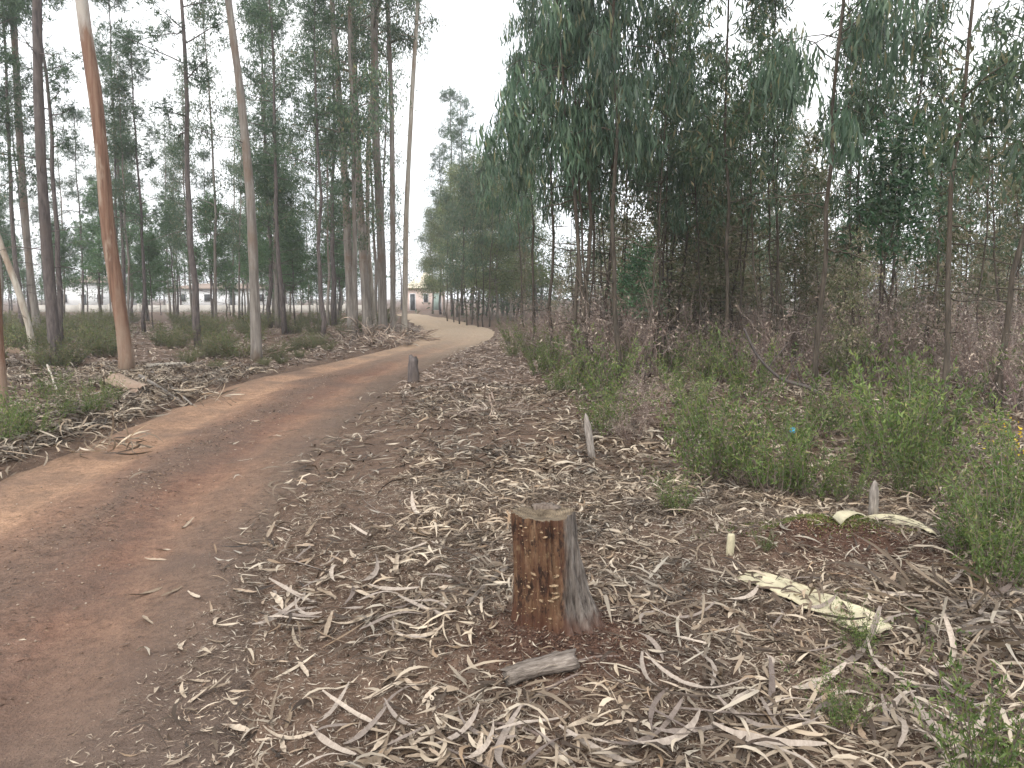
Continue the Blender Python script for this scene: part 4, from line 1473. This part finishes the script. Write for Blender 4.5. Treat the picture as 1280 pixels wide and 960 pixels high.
rf = rg(710)
for q in range(110):
    # crowded below the cut, then scattered in loose lines down the rotten face
    if q < 24:
        ang, z = rf.uniform(3.75, 5.2), .475 - abs(rf.normal()) * .035
    elif q < 44:
        ang, z = rf.choice([4.15, 4.45, 4.95]) + rf.normal() * .14, rf.uniform(.1, .47)
    else:
        ang, z = rf.uniform(3.6, 5.2), rf.uniform(.02, .3)
    p = on_stump(ang, z)
    o = obj('bracket_fungus', bm_, None, st)
    s = rf.uniform(.2, .75) * (1.5 if rf.random() < .15 else .75)
    o.matrix_local = Matrix.Translation(p) @ Matrix.Rotation(ang + math.pi / 2, 4, 'Z') @ Matrix.Rotation(rf.normal() * .5, 4, 'Y') @ Matrix.Scale(s, 4)
for z in (.25, .215, .185, .16, .14):
    ang = 5.02 + rf.normal() * .05
    p = on_stump(ang, z)
    o = obj('bracket_fungus', bigb, None, st)
    o.matrix_local = Matrix.Translation(p) @ Matrix.Rotation(ang + math.pi / 2, 4, 'Z') @ Matrix.Rotation(rf.normal() * .25, 4, 'Y') @ Matrix.Scale(rf.uniform(.6, 1.0), 4)

# broken log in front of the stump
def grain_mat(name, a, b):
    m, t, p = nodes(name)
    n1 = noise(t, coords(t, 'Object', (.1, 1, 1)), 95, 5, .65)
    n2 = noise(t, coords(t, 'Object', (.5, 1, 1)), 14, 4, .6)
    r = ramp(t, [(.33, a), (.68, b)]); t.links.new(n1, r.inputs['Fac'])
    r2 = ramp(t, [(.3, (.6, .58, .56)), (.7, (1.15, 1.15, 1.15))]); t.links.new(n2, r2.inputs['Fac'])
    t.links.new(mixc(t, 1.0, r.outputs[0], r2.outputs[0], 'MULTIPLY'), p.inputs['Base Color'])
    bump(t, p, n1, .9, .01)
    return m


M['loggrain'] = grain_mat('weathered_log', (.085, .066, .055), (.33, .285, .245))
M['greywood'] = bark_mat('grey_weathered_wood', (.13, .11, .095), (.36, .32, .285), None, .12, 70, .05, .8)
def log_piece(L, r0, r1, seed, sides=14, n=14, bend=.02, rough=.09):
    r = rg(seed); t = np.linspace(0, 1, n)
    P_ = np.stack([L * (t - .5), bend * np.sin(t * 3) + r.normal(size=n) * .001, r.normal(size=n) * .001], 1)
    rad = np.interp(t, [0, 1], [r0, r1]) * (1 + .03 * r.normal(size=n))
    V, F = tube(P_, rad, sides, True, 0, r)
    prof = 1 + rough * r.normal(size=sides)
    k = np.arange(n * sides)
    c = np.repeat(P_, sides, 0)
    V[:n * sides] = c + (V[:n * sides] - c) * (prof[k % sides] * (1 + .025 * r.normal(size=n * sides)))[:, None]
    V[:sides, 0] += r.normal(size=sides) * r0 * .3                      # broken ends
    V[(n - 1) * sides:n * sides, 0] += r.normal(size=sides) * r1 * .45
    V[:, 2] *= .86
    return smooth(mesh('log', V, F))


def lay_log(name, px0, py0, px1, py1, r0, r1, seed, mat, label, cat, lift=0.0, bend=.02, **kw):
    a, b = gp(px0, py0), gp(px1, py1)
    a[2] = float(surf_h(a[0], a[1])[0]); b[2] = float(surf_h(b[0], b[1])[0])
    a[2] += r0 * .8 + lift; b[2] += r1 * .8
    d = b - a
    o = obj(name, log_piece(np.linalg.norm(d), r0, r1, seed, bend=bend, **kw), M[mat])
    o.location = (a + b) / 2
    o.rotation_euler = Vector(d).to_track_quat('X', 'Z').to_euler()
    return tag(o, label, cat)


lay_log('broken_log', 632, 858, 717, 838, .040, .047, 720, 'loggrain', 'short broken grey log lying at the foot of the stump', 'log')
lay_log('stick', 585, 757, 634, 712, .012, .014, 721, 'loggrain', 'grey stick leaning into the litter on the track side of the stump', 'stick', bend=.01)
lay_log('stick', 720, 829, 775, 822, .006, .005, 722, 'twig', 'thin brown stick pointing away from the broken log', 'stick')
lay_log('stick', 640, 895, 728, 842, .009, .005, 723, 'twig', 'forked-looking brown twig running under the broken log', 'stick')
lay_log('stick', 1180, 775, 1285, 742, .018, .022, 724, 'loggrain', 'long grey branch lying in the bark litter beside the heath', 'stick', bend=.04)
lay_log('stick', 1195, 790, 1290, 765, .012, .018, 725, 'loggrain', 'second grey branch lying parallel in the bark litter beside the heath', 'stick', bend=.03)
lay_log('stick', 600, 905, 690, 935, .007, .006, 726, 'twig', 'dark bent stick among leaves in front of the broken log', 'stick', bend=.05)
lay_log('fallen_log', 186, 462, 232, 458, .075, .06, 727, 'bark_pale', 'pale cut log lying behind the left bank of the track', 'log')
lay_log('stick', 60, 470, 86, 545, .02, .015, 728, 'bark_pale', 'pale branch lying across the shrubs on the left bank', 'stick', lift=.2)
lay_log('stick', 175, 478, 232, 516, .03, .02, 729, 'bark_grey', 'fallen grey bark pole on the left bank near the orange-barked tree', 'stick', lift=.1)
lay_log('stick', 190, 470, 240, 508, .025, .015, 730, 'bark_grey', 'second fallen bark pole on the left bank near the orange-barked tree', 'stick', lift=.05)
lay_log('stick', 262, 470, 300, 455, .03, .03, 731, 'bark_grey', 'fallen branch beside the shredded bark heap on the left bank', 'stick')
lay_log('fallen_branch', 60, 430, 112, 448, .04, .03, 732, 'bark_dark', 'dark fallen branch on the floor of the left wood', 'branch', lift=.1)

# curved fallen branch in the thicket
pts = [(930, 410), (945, 445), (975, 475), (1005, 482), (1025, 492), (1050, 520)]
Yb = gp(1010, 510)[1]
Pb = np.array([at(a_, b_, Yb) for a_, b_ in pts])
org = Pb.mean(0).copy()
fb = tag(empty('fallen_branch', org), 'dark curved fallen branch arching in front of the straight dark trunk', 'branch')
k = np.linspace(0, 1, 24)
Pm = interp(Pb - org, k)
for _ in range(3): Pm[1:-1] = (Pm[:-2] + 2 * Pm[1:-1] + Pm[2:]) / 4
obj('branch', smooth(mesh('branch', *tube(Pm, np.linspace(.014, .034, 24), 7))), M['bark_dark'], fb)
for s_, dx, dz in ((.3, .35, .35), (.45, .3, .45), (.6, -.3, .5), (.7, .35, .3)):
    q = interp(Pm, s_)
    obj('side_twig', smooth(mesh('side_twig', *tube(np.array([q, q + [dx * .5, .05, dz * .6], q + [dx * .7, -.05, dz]]), [.010, .007, .003], 5))), M['bark_dark'], fb)


# ------------------------------------------------------------------ cream bark sheets, mossy heap, stakes, oddments
M['cream'] = plain('cream_bark_sheet', (.44, .395, .27), .65, .2, 9)


def sheet(px, py, wpx, seed):
    """thin buckled slab following points on the ground"""
    r = rg(seed)
    C0 = np.array([gp(a_, b_) for a_, b_ in zip(px, py)])
    n = 26; k = np.linspace(0, 1, n)
    ctr = interp(C0, k)
    d = np.gradient(ctr[:, :2], axis=0); d /= np.linalg.norm(d, axis=1)[:, None]
    nr = np.stack([-d[:, 1], d[:, 0]], 1)
    w = np.interp(k, np.linspace(0, 1, len(wpx)), wpx) * (1 + .05 * r.normal(size=n))
    m = 7
    V = []
    for side_ in (0, -.008):
        for e in np.linspace(-.5, .5, m):
            q = ctr[:, :2] + nr * (w * e)[:, None]
            z = surf_h(q[:, 0], q[:, 1]) + .022 + .008 * np.sin(k * 9 + e * 3) + .025 * abs(e) ** 2 * np.sin(k * 5) + side_
            V.append(np.column_stack([q, z]))
    V = np.stack(V)            # (2m, n, 3)
    c = V.reshape(-1, 3).mean(0)
    V = V - c
    idx = np.arange(2 * m * n).reshape(2 * m, n)
    F = []
    for base_ in (0, m):
        a_ = idx[base_:base_ + m]
        F.append(np.stack([a_[:-1, :-1], a_[1:, :-1], a_[1:, 1:], a_[:-1, 1:]], -1).reshape(-1, 4))
    for row0, row1 in ((idx[0], idx[m]), (idx[m - 1], idx[2 * m - 1])):
        F.append(np.stack([row0[:-1], row0[1:], row1[1:], row1[:-1]], -1))
    for col in (0, n - 1):
        a_, b_ = idx[:m, col], idx[m:, col]
        F.append(np.stack([a_[:-1], a_[1:], b_[1:], b_[:-1]], -1))
    return smooth(mesh('sheet', V.reshape(-1, 3), np.vstack(F))), c


m_, c_ = sheet([930, 965, 1000, 1045, 1085, 1108], [722, 732, 748, 768, 782, 792], [.14, .19, .20, .19, .18, .12], 801)
tag(obj('bark_sheet', m_, M['cream'], loc=c_), 'long cream bark sheet lying in the litter with strips across it', 'bark sheet')
m_, c_ = sheet([1045, 1080, 1108, 1135, 1168], [660, 655, 651, 658, 673], [.05, .12, .17, .13, .06], 802)
c_[2] += .01
tag(obj('bark_sheet', m_, M['cream'], loc=c_), 'shorter cream bark sheet lying behind the mossy soil heap', 'bark sheet')

# moss on the heap
rm = rg(810)
n = 7000
x = MOSS[0] + rm.normal(size=n) * .30 - .02; y = MOSS[1] + .06 + rm.normal(size=n) * .09
k = vnoise(x * 7, y * 9, 61) > .02
x, y = x[k], y[k]; n = len(x)
z = surf_h(x, y)
tag(obj('moss', mesh('moss', *leaves(np.stack([x, y, z - .004], 1), rm.normal(size=(n, 3)) * .6 + np.array([0, 0, 1]), rm.uniform(.012, .03, n), rm.uniform(.004, .008, n), 2, .1, .1, rm)), M['moss']),
    'green moss growing over the top of the reddish soil heap', 'moss', kind='stuff')


def stake(px, py, hpx, wpx, lean, label, mat='greywood', tip=((.72, .95), (.93, .5), (1, .12))):
    g = gp(px, py)
    s = g[1] / FPX
    h, w = hpx * s, wpx * s
    V = []
    for z, f in ((-.1, 1), (h * .3, 1)) + tuple((h * a_, b_) for a_, b_ in tip):
        for a_, b_ in ((-1, -1), (1, -1), (1, 1), (-1, 1)):
            V.append((a_ * w / 2 * f + rm.normal() * w * .03, b_ * w * .3 * f, z))
    F = []
    for k in range(4):
        for e in range(4):
            F.append((4 * k + e, 4 * k + (e + 1) % 4, 4 * k + 4 + (e + 1) % 4, 4 * k + 4 + e))
    F += [(3, 2, 1, 0), (16, 17, 18, 19)]
    o = obj('wooden_stake', mesh('wooden_stake', V, F), M[mat])
    put(o, g[0], g[1], lean=lean, z=g[2])
    return tag(o, label, 'stake')


stake(741, 576, 62, 9, -.16, 'pointed grey wooden stake leaning at the edge of the litter')
stake(1091, 648, 50, 10, 0, 'pointed grey wooden stake standing behind the shorter cream sheet')
stake(912, 694, 28, 9, .05, 'small upright pale wood chip beside the mossy soil heap', 'cream', ((.6, 1.0), (.9, .95), (1, .8)))

# short weathered post at the track edge by the bend
g = gp(517, 478)
s = g[1] / FPX
rpst = rg(820)
hh = np.linspace(-.1, 32 * s, 8)
V, F = tube(np.column_stack([rpst.normal(size=8) * .004 + .006 * hh, rpst.normal(size=8) * .004, hh]), np.linspace(7.5, 6, 8) * s, 12, True, .06, rpst)
V[12 * 7:12 * 8, 2] += rpst.normal(size=12) * .035
o = obj('post', smooth(mesh('post', V, F)), M['bark_dark'], loc=g)
tag(o, 'short weathered grey post at the right edge of the track before the bend', 'post')

# curved slab of bark on the left bank
def bark_slab(px, py, L, w, rz, mat, label, lift=.05, roll=.3):
    g = gp(px, py)
    n, m = 14, 7
    a_ = np.linspace(-1.1, 1.1, m); t = np.linspace(-.5, .5, n)
    V = np.array([[q * L, math.sin(b) * w, math.cos(b) * w * .8 + .1 * L * q * q + rm.normal() * .006] for q in t for b in a_])
    V2 = V * np.array([1, .9, .9]) - np.array([0, 0, .01])
    i = (np.arange(n - 1)[:, None] * m + np.arange(m - 1)[None]).ravel()
    f = np.stack([i, i + m, i + m + 1, i + 1], 1)
    o = obj('bark_slab', smooth(mesh('bark_slab', np.vstack([V, V2]), np.vstack([f, f[:, ::-1] + n * m]))), M[mat])
    o.location = g + np.array([0, 0, lift]); o.rotation_euler = (roll, .2, rz)
    return tag(o, label, 'bark slab')


bark_slab(162, 492, .75, .16, -.5, 'bark_orange', 'curved reddish bark slab lying at the edge of the left bank')
bark_slab(8, 455, .5, .16, .6, 'bark_orange', 'orange curled bark slab beside the pinkish trunk on the left bank', .25)
# shredded bark heaps at the feet of trees
def heap(px, py, rad, h, n, label, mat):
    g = gp(px, py)
    sc_ = 1.3 if g[1] > 15 else .8
    a_ = rm.random(n) * 6.28; rr_ = rad * np.sqrt(rm.random(n))
    P_ = np.stack([np.cos(a_) * rr_, np.sin(a_) * rr_ * .7, h * (1 - rr_ / rad) * rm.random(n)], 1)
    D = np.stack([np.cos(a_) + rm.normal(size=n) * .7, np.sin(a_) + rm.normal(size=n) * .7, rm.normal(size=n) * .45], 1)
    V, F = leaves(P_, D, rm.uniform(.2, .6, n) * sc_, rm.uniform(.012, .035, n) * sc_, 5, .1, .18, rm)
    o = obj('bark_heap', mesh('bark_heap', V, F), M[mat], loc=g)
    return tag(o, label, 'bark heap', kind='stuff')


heap(312, 447, .6, .55, 170, 'dark shredded bark heaped against the foot of the grey eucalyptus', 'litter_far')
heap(458, 428, 1.5, .8, 420, 'shredded bark heaped round the eucalyptus clump by the bend', 'litter_far')
heap(505, 430, .9, .6, 200, 'shredded bark at the foot of the lone slender eucalyptus', 'litter_far')
heap(200, 500, 1.1, .35, 160, 'tangle of peeled bark on the left bank near the orange-barked tree', 'litter')
heap(60, 560, 1.0, .25, 140, 'pale bark tangle on the left bank below the green shrubs', 'litter')
heap(610, 520, .5, .22, 160, 'brown twiggy bark heap on the right verge before the thicket', 'litter_far')
heap(1230, 780, .45, .16, 130, 'heap of long grey bark strips beside the green heath', 'litter')

# a blue scrap caught in the heath and a few yellow flowers
g = gp(978, 560)
V, F = tube(np.array([[0, 0, 0], [.0, .0, .028]]), [.03, .026], 10)
M['blue'] = plain('blue_plastic', (.05, .35, .6), .35, .05)
o = obj('bottle_cap', mesh('bottle_cap', V, F), M['blue'], loc=g + np.array([0, -.25, .22])); o.rotation_euler = (1.2, .2, 0)
tag(o, 'small blue plastic cap caught in the green heath', 'cap')
g = gp(1262, 590)
n = 70
P_ = g + np.column_stack([rm.normal(size=n) * .10, rm.normal(size=n) * .1, rm.uniform(.1, .5, n)])
P_ -= g
o = obj('yellow_flowers', mesh('yellow_flowers', *leaves(P_, rm.normal(size=(n, 3)), .03, .02, 2, 0, .1, rm)), M['yellow'], loc=g)
tag(o, 'sprinkle of small yellow flowers among the heath', 'flowers', kind='stuff')

# ------------------------------------------------------------------ slight haze of the far trees, added also to lift the dark thicket
hm = bpy.data.materials.new('haze'); hm.use_nodes = True
ht = hm.node_tree
ht.nodes.remove(ht.nodes['Principled BSDF'])
hv = ht.nodes.new('ShaderNodeVolumePrincipled')
hv.inputs['Color'].default_value = (.93, .96, 1, 1)
hv.inputs['Density'].default_value = .0012
hv.inputs['Anisotropy'].default_value = .2
ht.links.new(hv.outputs[0], ht.nodes['Material Output'].inputs['Volume'])
V, F = boxm(-1000, 1000, -100, 1000, -1.6, 34)
tag(obj('haze', mesh('haze', V, F), hm), 'thin pale haze over the far trees, added to lift the dark wood', 'haze', kind='stuff')
sc.cycles.volume_bounces = 1
